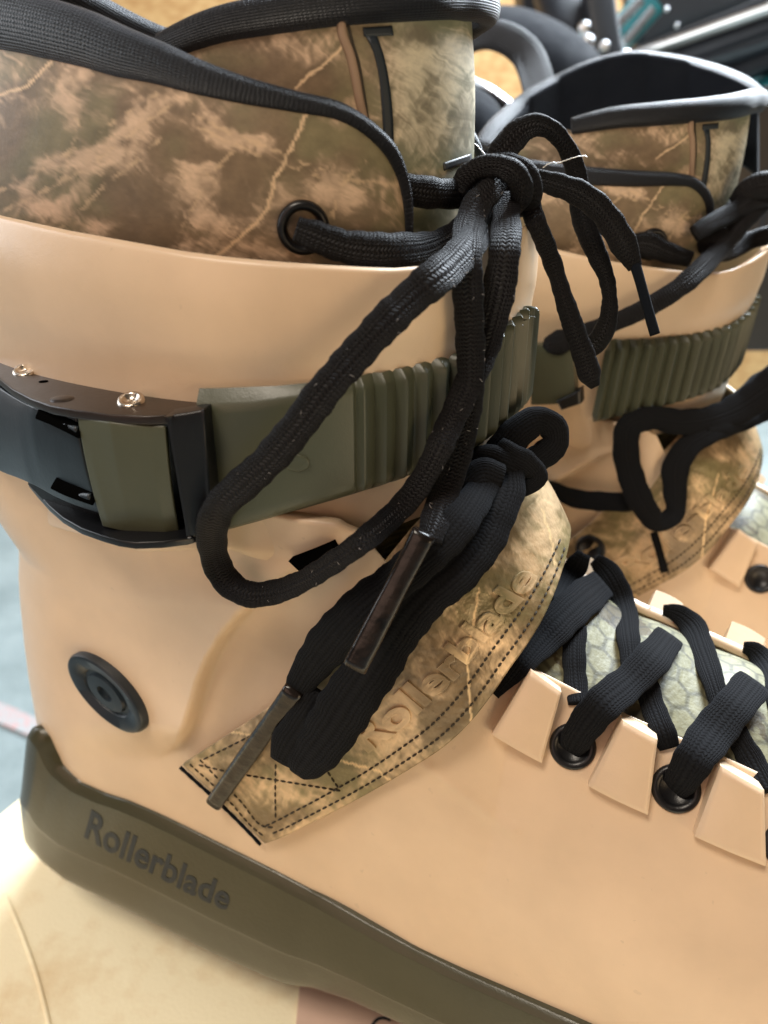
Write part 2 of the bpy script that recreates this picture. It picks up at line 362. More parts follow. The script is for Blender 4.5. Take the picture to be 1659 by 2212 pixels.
# ---- lower shell
SZ = [44, 50, 60, 70, 80, 90, 100, 110, 115, 120, 130, 140, 152]
S0 = [-6, -5.8, -4.5, -3.9, -3.8, -3.2, -2.3, -0.6, 1.0, 2.9, -1.0, -3.5, -5]
BW = [38, 38.5, 38.6, 38.4, 38, 37.4, 36.8, 36.6, 36.8, 37.4, 39.2, 41.0, 43.0]
def ztop(s): return L(s, [0, 112, 116, 121, 142, 160, 177, 190, 210, 228, 250, 290], [151, 151, 149, 140, 118, 112.5, 108.8, 105.5, 100, 92, 78, 60])
def wtop(s): return L(s, [0, 102, 113, 121, 142, 200, 222, 230, 292], [43, 43, 39.5, 33.5, 21.5, 19.5, 8, 0.2, 0.2])
def wbase(s): return L(s, [0, 100, 160, 215, 250, 278, 292], [38.5, 38.5, 42.5, 46, 40, 24, 2])
def zbase(s): return L(s, [0, 25, 62, 100, 140, 300], [59.5, 57.5, 57, 53, 47.5, 47.0]) - 3.0
CREASE = [(690, 1203), (640, 1222), (590, 1257), (540, 1305), (500, 1353), (470, 1405), (450, 1455), (436, 1505), (420, 1555), (395, 1600), (352, 1628)]
def shell_point(s, z):
    v = np.clip((z - zbase(s)) / (ztop(s) - zbase(s)), 0, 1); rear = L(z, SZ, BW)
    fr = wbase(s) - (wbase(s) - wtop(s)) * (v ** 2.6 * 0.85 + v * 0.15)
    k = sstep(98, 132, s); return rear * (1 - k) + fr * k
nu, nv = 430, 130
uu = np.r_[np.linspace(0, 1, 70, endpoint=False) ** 1.0, np.linspace(1, 2, nu - 70)]
G = np.zeros((nu, nv, 3))
for j in range(nv):
    v = j / (nv - 1)
    for i, u in enumerate(uu):
        if u < 1:                                # heel arc
            zc = zbase(0) + (150 - zbase(0)) * v; s0 = L(zc, SZ, S0); ph = u * math.pi / 2
            s = s0 + 35 * (1 - math.cos(ph) ** (2 / 2.2)); z = zbase(s) + (ztop(s) - zbase(s)) * v; w = L(z, SZ, BW) * math.sin(ph) ** (2 / 2.2)
        else:
            zc = zbase(0) + (150 - zbase(0)) * v; sa = L(zc, SZ, S0) + 35; s = sa + (291 - sa) * (u - 1)
            z = zbase(s) + (ztop(s) - zbase(s)) * v; w = shell_point(s, z)
        G[i, j] = (s, w, z)
Nn = gnormals(G); Nn = Nn if Nn[nu // 2, nv // 2, 1] > 0 else -Nn
px = proj(G.reshape(-1, 3)).reshape(nu, nv, 3); X, Y = px[..., 0], px[..., 1]
d = np.full(X.shape, 1e9); side = np.zeros(X.shape); tt = np.zeros(X.shape)
for k, ((x0, y0), (x1, y1)) in enumerate(zip(CREASE[:-1], CREASE[1:])):
    dx, dy = x1 - x0, y1 - y0; t = ((X - x0) * dx + (Y - y0) * dy) / (dx * dx + dy * dy); tc = np.clip(t, 0, 1)
    e = np.hypot(X - x0 - tc * dx, Y - y0 - tc * dy); m_ = e < d; d[m_] = e[m_]; side[m_] = np.sign((X - x0) * dy - (Y - y0) * dx)[m_]; tt[m_] = (k + tc)[m_]
sd = -d * side                                   # >0 on the heel side of the crease
fade = sstep(1195, 1290, Y) * (1 - sstep(1545, 1645, Y))
bulge = (sstep(-11, 5, sd) * np.exp(-np.maximum(sd, 0) / 170)) * 4.0 * fade
d2 = np.full(X.shape, 1e9); 
for (x0, y0), (x1, y1) in zip([(900, 1640), (985, 1702)], [(985, 1702), (1105, 1795)]):
    dx, dy = x1 - x0, y1 - y0; t = np.clip(((X - x0) * dx + (Y - y0) * dy) / (dx * dx + dy * dy), 0, 1); e = np.hypot(X - x0 - t * dx, Y - y0 - t * dy); d2 = np.minimum(d2, e)
bulge += 0.45 * np.exp(-(d2 / 16) ** 2)
bulge += 0.9 * sstep(40, -10, np.abs(sd + 60)) * 0
G += Nn * bulge[..., None]
GF = G.copy(); GF[..., 1] *= -1
Gs = np.concatenate([GF[::-1], G[1:]], 0)        # far toe .. heel .. near toe
V, F, _ = sheet(Gs, 2.4)
shell = build('shell', V, F, M['tan'], SK); BODY.add(V, F); SHELL = Caster(); SHELL.add(V, F)
# ---- sole
SP = {58: (0.6, 39.5), 50: (-1.3, 40.3), 40: (-4.1, 41), 30: (-7.7, 41.3), 20: (-11.5, 41.2), 15: (-13.1, 40.6), 11: (-15.1, 39.3), 8: (-15.5, 37.5)}
TOPL = [(60, 1568), (86, 1602), (98, 1632), (114, 1659), (159, 1696), (212, 1720), (264, 1737), (317, 1760), (370, 1785), (476, 1838), (582, 1891), (688, 1947), (781, 2001), (878, 2054), (993, 2110), (1220, 2211), (1500, 2340)]
BOTL = [(60, 1840), (75, 1861), (100, 1883), (159, 1929), (317, 2008), (476, 2088), (590, 2136), (630, 2150), (688, 2155), (767, 2178), (825, 2204), (1000, 2280), (1300, 2420)]
ns_ = 300; q = np.r_[np.linspace(0, 1, 80, endpoint=False), np.linspace(1, 2, ns_ - 80)]
def sole_plan(s0, b, dw=0):
    S, Wd = [], []
    for u in q:
        if u < 1: ph = u * math.pi / 2; S.append(s0 + 22 * (1 - math.cos(ph) ** (2 / 2.2))); Wd.append(b * math.sin(ph) ** (2 / 2.2))
        else: s = s0 + 22 + (294 - s0 - 22) * (u - 1) ** 1.1; S.append(s); Wd.append((b + (wbase(s) - 38.5)) if s < 270 else (b + wbase(270) - 38.5) * math.sqrt(max(0.0, 1 - ((s - 270) / 24.1) ** 2)))
    return np.array(S), np.array(Wd)
def sole_z(S, Wd, poly, z0):
    z = np.zeros(len(S))
    for i in range(len(S)):
        zi, xx = zfit(S[i], Wd[i], poly); z[i] = zi if xx < poly[-1][0] else np.nan
    k = ~np.isnan(z); 
    i0 = np.argmax(Wd > 39.3); z[:i0] = 58.0 + (z[i0] - 58.0) * sstep(i0 * .55, i0, np.arange(i0))
    z = np.interp(np.arange(len(S)), np.arange(len(S))[k], z[k]); return z
St, Wt = sole_plan(-0.5, 40.3); zt = sole_z(St, Wt, TOPL, 58); Sb, Wb = sole_plan(-13.5, 39.2)
_lo, _hi = BOTL, None
import copy
def zlow(): 
    z = np.zeros(len(Sb))
    for i in range(len(Sb)):
        lo, hi = -30.0, 80.0
        for _ in range(30):
            m = (lo + hi) / 2; p = proj([Sb[i], Wb[i], m])
            if p[1] > np.interp(p[0], [a[0] for a in BOTL], [a[1] for a in BOTL]): lo = m
            else: hi = m
        z[i] = lo
    return z
zb_ = zlow(); i0 = np.argmax(Wb > 33.5); zb_[:i0] = zb_[i0]; k2 = proj(np.stack([Sb, Wb, zb_], -1))[:, 0] > 1250; j0 = np.argmax(k2); zb_[j0:] = zb_[j0]
rows = [(0.0, -3.0, 0.3), (0.0, 0.0, 0.1), (0.01, 0.9, 0.0), (0.045, 1.7, 0), (0.07, 1.9, 0), (0.20, 2.3, 0), (0.36, 2.7, 0), (0.46, 2.95, 0), (0.49, 2.75, 0), (0.62, 2.3, 0), (0.76, 1.7, 0), (0.84, 1.2, 0), (0.87, 0.6, 0), (0.95, -0.7, 0), (1.0, -2.0, 0.2), (1.0, -12, 0.4)]
cols = []
for f, dw, dz in rows:
    zc = 58 + (8 - 58) * f; s0 = L(zc, sorted(SP), [SP[k][0] for k in sorted(SP)]); b = L(zc, sorted(SP), [SP[k][1] for k in sorted(SP)]) - 1.0
    S, Wd = sole_plan(s0 - dw, b + dw); cols.append(np.stack([S, np.maximum(Wd, 0), zt * (1 - f) + zb_ * f + dz], -1))
Gn = refine(np.stack(cols, 1), 90); Gf = Gn.copy(); Gf[..., 1] *= -1
V, F, _ = sheet(np.concatenate([Gf[::-1], Gn[1:]], 0), 1.2)
# closing floor of the sole
n_, m_ = 2 * ns_ - 1, 90
F += [(i * m_ + m_ - 1, (i + 1) * m_ + m_ - 1, (n_ - 2 - i) * m_ + m_ - 1, (n_ - 1 - i) * m_ + m_ - 1) for i in range(n_ // 2 - 1)]
sole = build('sole', V, F, M['olive_sole'], SK, recalc=True); BODY.add(V, F); SOLE = Caster(); SOLE.add(V, F)
# ---- lower tongue and inner boot seen between the laces
ns2 = 420; SS = np.linspace(122, 222, ns2); ww = np.linspace(-1, 1, 170)
G = np.zeros((ns2, 170, 3))
for i, s in enumerate(SS):
    hw = wtop(s) + 3.0
    for j, a in enumerate(ww): G[i, j] = (s, a * hw, ztop(s) - 5.5 + 8.5 * (1 - a * a) + 0.8 * math.sin(s * .35) * (1 - a * a))
V, F, _ = sheet(G, 3.0)
def hexcol(P):
    u, v = P[:, 0] / 5.0, P[:, 1] / 5.0; best = np.full(len(P), 9.0); sec = best.copy()
    iu = np.floor(u); iv = np.floor(v)
    for a in (-1, 0, 1, 2):
        for b in (-1, 0, 1, 2):
            cu = iu + a; cv = iv + b; du = u - (cu + 0.5 * (cv % 2)); dv = (v - cv) * 0.9; e = np.hypot(du, dv)
            sec = np.where(e < best, best, np.minimum(sec, e)); best = np.minimum(best, e)
    ln = 1 - sstep(0.06, 0.24, sec - best)
    c = np.where((fbm(P[:, 0] / 13, P[:, 1] / 9) > 0.50)[:, None], np.array([0.20, 0.19, 0.11]), np.array([0.085, 0.068, 0.034]))
    c = c * (0.7 + .6 * fbm(P[:, 0] / 1.5, P[:, 1] / 1.5))[:, None]
    return c * (1 - 0.55 * ln[:, None])
build('lower_tongue', V, F, M['camomesh'], SK, col=hexcol(V), label='hexagon patterned lower tongue under the crossed laces'); BODY.add(V, F)
th = np.linspace(-math.pi, math.pi, 120, endpoint=False); G = []
for z, af, b in ((84, 40, 27), (100, 42, 30), (120, 44, 30), (140, 46, 33), (158, 48, 37), (180, 49, 42)):
    S, Wd = plan(th, 76 if z > 110 else 84, af, 66, b); G.append(np.stack([S, Wd, np.full(120, float(z))], -1))
G = refine(np.stack(G, 1), 40); V, F, _ = sheet(G, 2.0, wrap=True)
uv = np.stack([V[:, 2], (np.arctan2(V[:, 1], V[:, 0] - 76) / (2 * math.pi)) + .5], -1)
build('inner_boot', V, F, M['oliveknit'], SK, uv=uv); BODY.add(V, F)
# ---- cuff
CT = [(-20, 458), (0, 465), (150, 498), (300, 525), (400, 543), (500, 556), (600, 565), (700, 572), (790, 577), (850, 579), (905, 575), (950, 566), (1000, 548), (1060, 522), (1130, 490), (1165, 470)]
SB = [(-20, 1015), (100, 1110), (300, 1165), (420, 1160), (500, 1140), (600, 1112), (740, 1072), (860, 1035), (1000, 985), (1060, 940), (1154, 857)]
ST = [(-20, 745), (100, 790), (250, 838), (400, 845), (470, 845), (600, 840), (700, 830), (760, 820), (840, 808), (900, 793), (1000, 762), (1080, 715), (1154, 645)]
ST2 = [(-20, 775), (250, 850), (442, 877), (549, 872), (650, 856), (764, 840), (861, 826), (972, 791), (1080, 728), (1154, 652)]
mix = lambda A, B, t: [(x, y * (1 - t) + np.interp(x, [b[0] for b in B], [b[1] for b in B]) * t) for x, y in A]
lv = [(78, 51.5, 80, 44.0, SB, 141, 2.1, -1.2 - 1.5 - 6.5 * sstep(1.45, 1.15, np.abs(TH))), (78, 52, 80, 45.2, SB, 143, 2.1, -0.7 - 4.0 * sstep(1.45, 1.15, np.abs(TH))), (78, 52.6, 80, 46, mix(SB, ST, .5), 158, 2.1, 0), (78, 53, 80, 46.5, ST, 176, 2.1, 1),
      (77.5, 54.0, 80, 47.4, mix(ST, CT, .33), 188, 2.1, 0), (77, 54.5, 80, 47.6, mix(ST, CT, .66), 200, 2.1, 0), (77, 54.6, 80, 46.7, mix(ST, CT, .93), 208, 2.1, 0), (77, 54.2, 80, 45.6, CT, 211, 2.1, 0)]
G = refine(ringgrid(TH, lv), 90); V, F, _ = sheet(G, 2.6, wrap=True)
cuff = build('cuff', V, F, M['tan'], SK); BODY.add(V, F); CUFF = Caster(); CUFF.add(V, F)
# rounded tongue of the cuff under the strap, at the front
def slab(C, hi, lo, nx=14, ny=14, bev=0.22, bulge=0.0, flat=1.0):
    """raised plate over four corners (3-D): outward height hi, inward lo."""
    C = np.asarray(C, float); u = np.linspace(0, 1, nx)[:, None, None]; v = np.linspace(0, 1, ny)[None, :, None]
    P = (C[0] * (1 - u) + C[1] * u) * (1 - v) + (C[3] * (1 - u) + C[2] * u) * v
    N = np.cross(C[1] - C[0], C[3] - C[0]); N /= np.linalg.norm(N); 
    if N @ (CO - C[0]) < 0: N = -N
    eu = np.minimum(u, 1 - u)[..., 0]; ev = np.minimum(v, 1 - v)[..., 0]; e = np.minimum(eu, ev)
    P = P + N * (bulge * 4 * (u * (1 - u)) )
    top = P + N * (hi * (1 - 0.22 * (1 - sstep(0, bev * .5, e))))[..., None]
    cen = C.mean(0); shr = 0.955
    top = cen + (top - cen) * 1.0; ins = P - N * lo
    V = np.r_[top.reshape(-1, 3), ins.reshape(-1, 3)]; k = nx * ny; F = grid_faces(nx, ny) + [tuple(reversed(f)) for f in grid_faces(nx, ny, off=k)]
    for i in range(nx - 1): a, b = i * ny, (i + 1) * ny; F += [(a, b, b + k, a + k), (a + ny - 1, a + ny - 1 + k, b + ny - 1 + k, b + ny - 1)]
    for j in range(ny - 1): F += [(j, j + k, j + 1 + k, j + 1)]; z = (nx - 1) * ny + j; F += [(z, z + 1, z + 1 + k, z + k)]
    return V, F
P, hw = lay([(1062, 925, 16, 2), (1066, 955, 17, 1.5), (1072, 978, 13, 1.5), (1074, 988, 5, 1.5)])
# ---- ankle strap with ribs
na = 1500; th = np.linspace(-math.pi, math.pi, na, endpoint=False)
def front_arc(th):                               # arc length from the front, mm
    S, Wd = plan(th, 78, 54, 80, 50, 2.1); return np.abs(np.cumsum(np.r_[0, np.hypot(np.diff(S), np.diff(Wd))]))
arc = front_arc(th); arc = arc - arc[na // 2]
X0 = proj(np.stack([*plan(th, 78, 54, 80, 50, 2.1), np.full(na, 168.0)], -1))[:, 0]
near = (th > 0.0)
a770 = np.interp(-768, -X0[na // 2 + 10:na // 2 + na // 4 + 150], arc[na // 2 + 10:na // 2 + na // 4 + 150])
ribp = (arc - a770) / 3.7; fr = ribp - np.floor(ribp); inr = (sstep(a770 + 0.4, a770 - 0.6, arc) * sstep(-75, -70, arc)) if a770 > 0 else 0
ribh = np.where(fr < 0.86, 0.95 * np.sin(fr / 0.86 * math.pi / 2) ** 0.7, 0.95 * (1 - (fr - .86) / .14)) - 0.9
ribh = 1.15 * (1 - np.abs(((fr + 0.1) % 1.0) * 2 - 1) ** 1.3) - 0.95
def sring(b, n, poly, zb, dz):
    z = zcurve(th, 78, 54 + (b - 50), 80, b, poly, zb, 2.1); S, Wd = plan(th, 78, 54 + (b - 50), 80 + (b - 50), b, 2.1); return np.stack([S, Wd, z + dz], -1)
def make_strap(inr, k2, tmax, par, xmin):
  R_ = [sring(46.6, 0, ST, 174, 0.4), sring(48.2, 0, ST, 174, 0.5), sring(49.7, 0, ST2, 172, 0.5), sring(50.1, 0, ST2, 172, -0.3), sring(50.1, 0, mix(ST2, SB, .08), 170, 0), sring(50.1, 0, mix(ST, SB, .5), 160, 0), sring(50.0, 0, mix(ST, SB, .9), 148, 0), sring(50.0, 0, SB, 146, 1.0), sring(49.5, 0, SB, 146, 0.1), sring(46.8, 0, SB, 146, -0.2)]
  wgt = [0, .55, .95, 1, 1, 1, 1, 1, .95, 0]
  for r, g in zip(R_, wgt):
    nn = np.stack([np.gradient(r[:, 1]), -np.gradient(r[:, 0]), 0 * r[:, 0]], -1); nn /= np.linalg.norm(nn, axis=1, keepdims=True)
    if (nn[:, 0] * (r[:, 0] - 78) + nn[:, 1] * r[:, 1]).sum() < 0: nn = -nn
    r += nn * (ribh * inr * g)[:, None]
  G = np.stack(R_, 1); xk = proj(G[:, 4])[:, 0]; keep = (th > -2.4) & ((th < 0.2) | ((xk > xmin)) & (th < tmax))
  V, F, _ = sheet(G[keep], 2.0)
  return build('ankle_strap', V, F, M['olive'], par, smooth='auto', label='ribbed olive ankle strap'), V, F
ribh = 1.9 * np.where(fr < .62, fr / .62, (1 - fr) / .38) ** 0.85 - 1.35
strap, V, F = make_strap(inr, 0, 2.2, SK, 425); BODY.add(V, F)
q = BODY(640, 1000); V, F = ring_lathe(q[0], q[1], [(1.9, -.3), (1.9, .12), (1.6, .2), (.9, .1), (0, .12)], 22); V = q[0] + (V - q[0]) * np.array([1.25, 1, .8]); build('mould_mark', V, F, M['olive'], strap)
# ---- liner collar
LT = [(-20, 60), (0, 66), (79, 105), (164, 130), (265, 155), (370, 178), (476, 200), (529, 212), (635, 228), (714, 246), (767, 265), (815, 300), (840, 330), (858, 365), (872, 420), (882, 500)]
def make_collar(LT, zbk, par, near=True):
    thL = np.linspace(-math.pi, math.pi, 700, endpoint=False)
    mx = lambda t: [(x, np.interp(x, [b[0] for b in CT], [b[1] + 22 for b in CT]) * (1 - t) + y * t) for x, y in LT]
    lv = [(75, 45, 66, 39.5, mx(0), 206, 2.15, 0), (75, 45.2, 66, 40.7, mx(.25), 206 + (zbk - 206) * .25, 2.15, 0), (75, 45.2, 66, 41.2, mx(.5), 206 + (zbk - 206) * .5, 2.15, 0), (75, 45, 66, 40.7, mx(.75), 206 + (zbk - 206) * .75, 2.15, 0), (75, 44.6, 66, 39.2, mx(1), zbk, 2.15, 0)]
    G = ringgrid(thL, lv); xk = proj(np.stack([G[:, 2, 0], np.abs(G[:, 2, 1]), G[:, 2, 2]], -1))[:, 0]
    keep = ((xk < 884) | (np.abs(thL) > 1.6)) & (np.abs(thL) > 0.45)
    idx = np.where(keep)[0]; cut = np.where(np.diff(idx) > 1)[0][0]; idx = np.r_[idx[cut + 1:], idx[:cut + 1]]
    G = refine(G[idx], 170); V, F, Ng = sheet(G, 3.2)
    o = build('liner_collar', V, F, M['camo'], par, col=camo_cols(V, LL, LD, LV, faint=FAINT))
    Gi = (G - (Ng if ((G - G.reshape(-1, 3).mean(0)) * Ng).sum() > 0 else -Ng) * 3.3)[::3, ::6]
    v, f, _ = sheet(Gi, 2.0); build('lining', v, f, M['lining'], par); return V, F
LL = [(153, 228, 34, 55, 0, .75), (300, 275, 32, 40, 0, .8), (227, 345, 85, 34, -20, .6), (412, 400, 38, 46, 20, .7), (730, 418, 60, 40, 0, .65), (32, 397, 30, 20, 0, .6), (90, 445, 90, 24, 10, .55), (212, 476, 36, 28, 0, .7),
      (450, 250, 40, 26, 0, .5), (545, 315, 110, 14, 28, .55), (700, 372, 70, 14, 20, .4), (440, 462, 30, 26, 0, .5), (600, 556, 90, 18, 0, .55), (254, 290, 110, 16, -35, .6), (370, 215, 80, 12, 0, .5), (850, 450, 28, 60, 0, .45), (640, 500, 40, 30, 0, .35), (470, 285, 9, 26, -15, .6), (492, 296, 8, 26, -15, .6), (514, 306, 8, 26, -15, .7), (537, 318, 8, 26, -12, .7), (560, 330, 8, 26, -10, .7), (800, 410, 9, 40, 0, .5), (822, 425, 8, 46, 0, .5), (100, 350, 60, 16, -30, .5), (160, 420, 80, 14, -20, .5)]
LD = [(63, 290, 85, 48, 0, .7), (460, 335, 110, 30, 22, .75), (330, 500, 80, 55, 0, .6), (344, 350, 34, 30, 0, .3), (704, 296, 90, 40, 10, .6), (503, 440, 55, 50, 0, .6), (200, 190, 40, 15, 0, .2), (560, 262, 110, 28, 10, .6), (800, 345, 50, 30, 20, .4)]
FAINT = [[(-10, 415), (70, 380), (150, 330), (215, 285), (290, 235), (340, 200)], [(10, 455), (100, 410), (180, 365), (260, 310), (320, 262), (375, 225)], [(120, 500), (180, 450), (230, 395), (300, 345), (345, 300)], [(420, 250), (480, 278), (545, 305), (620, 335), (700, 372), (770, 390), (860, 400)], [(430, 275), (490, 305), (560, 335), (640, 362), (720, 395)], [(380, 520), (415, 450), (445, 390), (500, 330)], [(700, 520), (720, 460), (735, 400), (790, 350)], [(200, 160), (170, 230), (165, 300), (130, 350)]]
LV = [[(663, 240), (650, 280), (632, 312), (619, 339), (606, 365), (593, 385), (586, 420), (577, 452), (556, 480), (529, 503), (500, 530), (465, 555)], [(-10, 206), (30, 196), (58, 185), (84, 160), (112, 132)]]
V, F = make_collar(LT, 236, SK); BODY.add(V, F); LIN = Caster(); LIN.add(V, F)
n_rigid0 = None
# ---- tongue
TT = [(300, 150), (344, 128), (413, 98), (476, 78), (582, 58), (688, 42), (781, 32), (887, 22), (982, 14), (1010, 12)]
TB = [(300, 600), (600, 600), (880, 560), (1000, 450), (1040, 430)]
thT = np.linspace(-1.9, 1.9, 640)
lv = [(75, 43.5, 50, 31, mix(TB, TB, 0), 190, 2.1, -6), (75, 43.2, 50, 31.5, mix(TT, TB, .66), 200, 2.1, 0), (75, 42.8, 50, 31.5, mix(TT, TB, .33), 212, 2.1, 0), (74.5, 42.2, 50, 31, TT, 226, 2.1, 0)]
G = refine(ringgrid(thT, lv), 200); V, F, _ = sheet(G, 4.0)
TLt = [(619, 100, 50, 26, 0, .6), (700, 80, 40, 14, 0, .4), (905, 120, 40, 45, 0, .55), (960, 240, 30, 70, 10, .6), (880, 250, 40, 40, 0, .4), (840, 110, 22, 40, 0, .3), (980, 80, 30, 30, 0, .5), (930, 370, 60, 25, 0, .5)]
TDk = [(529, 130, 90, 30, -10, .6), (598, 155, 70, 22, 0, .6), (700, 180, 60, 40, 0, .5), (930, 180, 24, 30, 0, .4)]
TVn = [[(742, 96), (715, 128), (688, 148), (660, 168), (640, 190)]]
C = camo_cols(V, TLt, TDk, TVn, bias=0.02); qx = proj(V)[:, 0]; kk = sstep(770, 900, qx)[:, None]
C = C * (1 - kk) + (C * np.array([0.95, 1.18, 1.25]) + 0.03) * kk  # front of the tongue lightened and cooled: window light painted into the print
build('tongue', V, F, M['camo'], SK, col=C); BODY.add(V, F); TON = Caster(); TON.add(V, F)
def px_on(c, x, y, off=0.0):
    r = c(x, y)
    if r is None: return None
    return r[0] + r[1] * off
def tube_px(name, pts, r, mt, parent, caster, off=0.0, ns=12, th=1.0, n=None, exp=2.0, uvs=1.0, label=None, col=None):
    K = cr(np.array(pts, float), n or 60); P = [];
    for k in K:
        p = px_on(caster, k[0], k[1], off)
        if p is not None: P.append(p)
    V, F, UV = tube3(np.array(P), r, r * th, ns=ns, exp=exp, uvs=uvs); return build(name, V, F, mt, parent, uv=UV, label=label, col=None if col is None else np.tile(col, (len(V), 1)))
def decal(name, polys, mt, parent, caster, off=0.22, n=14, m=4):
    parts = []
    for A, B in polys:                           # two edges of a stroke
        a = cr(np.array(A, float), n) if len(A) > 2 else np.linspace(A[0], A[1], n); b = cr(np.array(B, float), n) if len(B) > 2 else np.linspace(B[0], B[1], n)
        Gd = np.zeros((n, m, 3)); 
        for i in range(n):
            for j in range(m):
                x, y = a[i] + (b[i] - a[i]) * j / (m - 1); p = px_on(caster, x, y, off); Gd[i, j] = p if p is not None else (Gd[i, j - 1] if j else Gd[i - 1, j])
        v, f, _ = sheet(Gd, 0.12); parts.append((v, f))
    V, F = merge(*parts); return build(name, V, F, mt, parent)
decal('printed_bracket', [([(783, 60), (846, 56)], [(786, 80), (849, 77)]), ([(790, 80), (801, 100), (815, 148), (824, 230), (830, 335)], [(814, 79), (822, 100), (835, 150), (845, 220), (851, 340)])], M['ink'], SK, TON)
decal('printed_bracket', [([(956, 352), (1016, 332)], [(958, 369), (1018, 348)])], M['inkgrey'], SK, TON)
tube_px('seam', [(735, 40), (741, 80), (755, 116), (767, 165), (776, 215), (786, 260)], 0.75, M['camo'], SK, TON, 0.1, th=.7, col=(0.30, 0.20, 0.13))
tube_px('seam_thread', [(752, 55), (762, 95), (774, 135), (782, 180), (790, 230), (794, 262)], 0.22, M['thread'], SK, TON, 0.15)
# ---- padded edges
def roll_path(rows, caster, dx=0, dy=1.0, lift=0.0, back=None):
    out = []
    for x, y, h, *e in rows:
        q = None
        for k in (0.95, 0.6, 0.3, 0.0, -0.3):
            q = caster(x - (e[0] * h * abs(k) if e else 0), y + h * k)
            if q: break
        out.append((x, y, h, 0, (q[2] - lift) if q else np.nan))
    a = np.array([o[4] for o in out]); b = np.isnan(a); a[b] = np.interp(np.where(b)[0], np.where(~b)[0], a[~b])
    return [(o[0], o[1], o[2], 0, dd) for o, dd in zip(out, a)]
RR = [(-12, 42, 62), (60, 55, 61), (130, 72, 60), (200, 92, 57), (265, 116, 52), (345, 140, 44), (423, 168, 37), (529, 198, 29), (635, 221, 23), (741, 246, 20), (800, 281, 17, .5), (845, 327, 16, 1), (871, 385, 13, 1), (882, 445, 11, 1), (884, 503, 9, 1)]
def make_roll(RR, lin, ztop_, par):
    Pn, hn = lay(roll_path(RR, lin), n=150)       # near side by the photo, then round the back and mirrored
    tb = np.linspace(0, 1, 70)[1:]; S_end = Pn[0]; th0 = math.atan2(S_end[1] / 41, (S_end[0] - 75) / 66); Pb = []
    for a in th0 + (math.pi - th0) * tb: Pb.append((75 + 66 * math.cos(a), 41 * math.sin(a), S_end[2] + (ztop_ - S_end[2]) * sstep(0, 1, (a - th0) / (math.pi - th0))))
    Pb = np.array(Pb); d0 = Pb[0] - Pn[0]; Pb = Pb - d0 * (1 - sstep(0, .3, tb))[:, None] * 0.9
    Pf = np.r_[Pb[::-1], Pn]; hf = np.r_[np.full(len(Pb), hn[0]), hn]; Pm = Pf.copy(); Pm[:, 1] *= -1
    PP = np.r_[Pf[::-1], Pm[1:]]; HH = np.r_[hf[::-1], hf[1:]]
    V, F, UV = tube3(PP, HH, HH * 0.62, facing=np.c_[(PP[:, 0] - 75) / 50, PP[:, 1] / 20, np.full(len(PP), .25)], ns=40, exp=2.1)
    return build('collar_edging', V, F, M['roll'], par, uv=UV), V, F
_o, V, F = make_roll(RR, LIN, 246, SK); BODY.add(V, F)
TR = [(350, 104, 28), (380, 92, 32), (430, 72, 36), (476, 57, 38), (582, 37, 41), (688, 21, 42), (781, 11, 43), (887, 2, 43), (950, -2, 41), (985, -2, 38)]
Pt, ht = lay(roll_path(TR, TON), n=90)
Pend = [Pt[-1] + np.array([1.5, -4, .2]), Pt[-1] + np.array([2.2, -9, .4]), Pt[-1] + np.array([1.2, -14, .4])]
Pt2 = np.r_[Pt, Pend]; tail = Pt[::-1].copy(); tail[:, 1] = 2 * Pend[-1][1] * 0 - tail[:, 1]; tail = tail[tail[:, 1] < Pend[-1][1] - 3]
Pt2 = np.r_[Pt2, tail]; kx = np.r_[0, np.cumsum(np.linalg.norm(np.diff(Pt2, axis=0), axis=1))]; tk = np.linspace(0, kx[-1], 190)
Pt2 = np.stack([np.interp(tk, kx, Pt2[:, i]) for i in range(3)], -1)
for _ in range(6): Pt2[1:-1] = (Pt2[:-2] + Pt2[1:-1] + Pt2[2:]) / 3
H2 = np.interp(np.linspace(0, 1, 190), np.linspace(0, .5, len(ht)), ht)
V, F, UV = tube3(Pt2, H2, H2 * 0.8, facing=np.c_[(Pt2[:, 0] - 75) / 42, Pt2[:, 1] / 31, np.full(190, .1)], ns=36, exp=2.1)
build('tongue_edging', V, F, M['roll'], SK, uv=UV); BODY.add(V, F)
# ---- liner eyelet
q = LIN(655, 492); c, nn = q[0], q[1]; k = q[2] / FPX
V, F = ring_lathe(c, nn, [(56 * k, -0.8), (57 * k, 0.2), (54 * k, 1.0), (46 * k, 1.35), (39 * k, 1.0), (35 * k, 0.2), (32 * k, -1.2), (0, -1.2)], 48); build('eyelet', V, F, M['black'], SK)
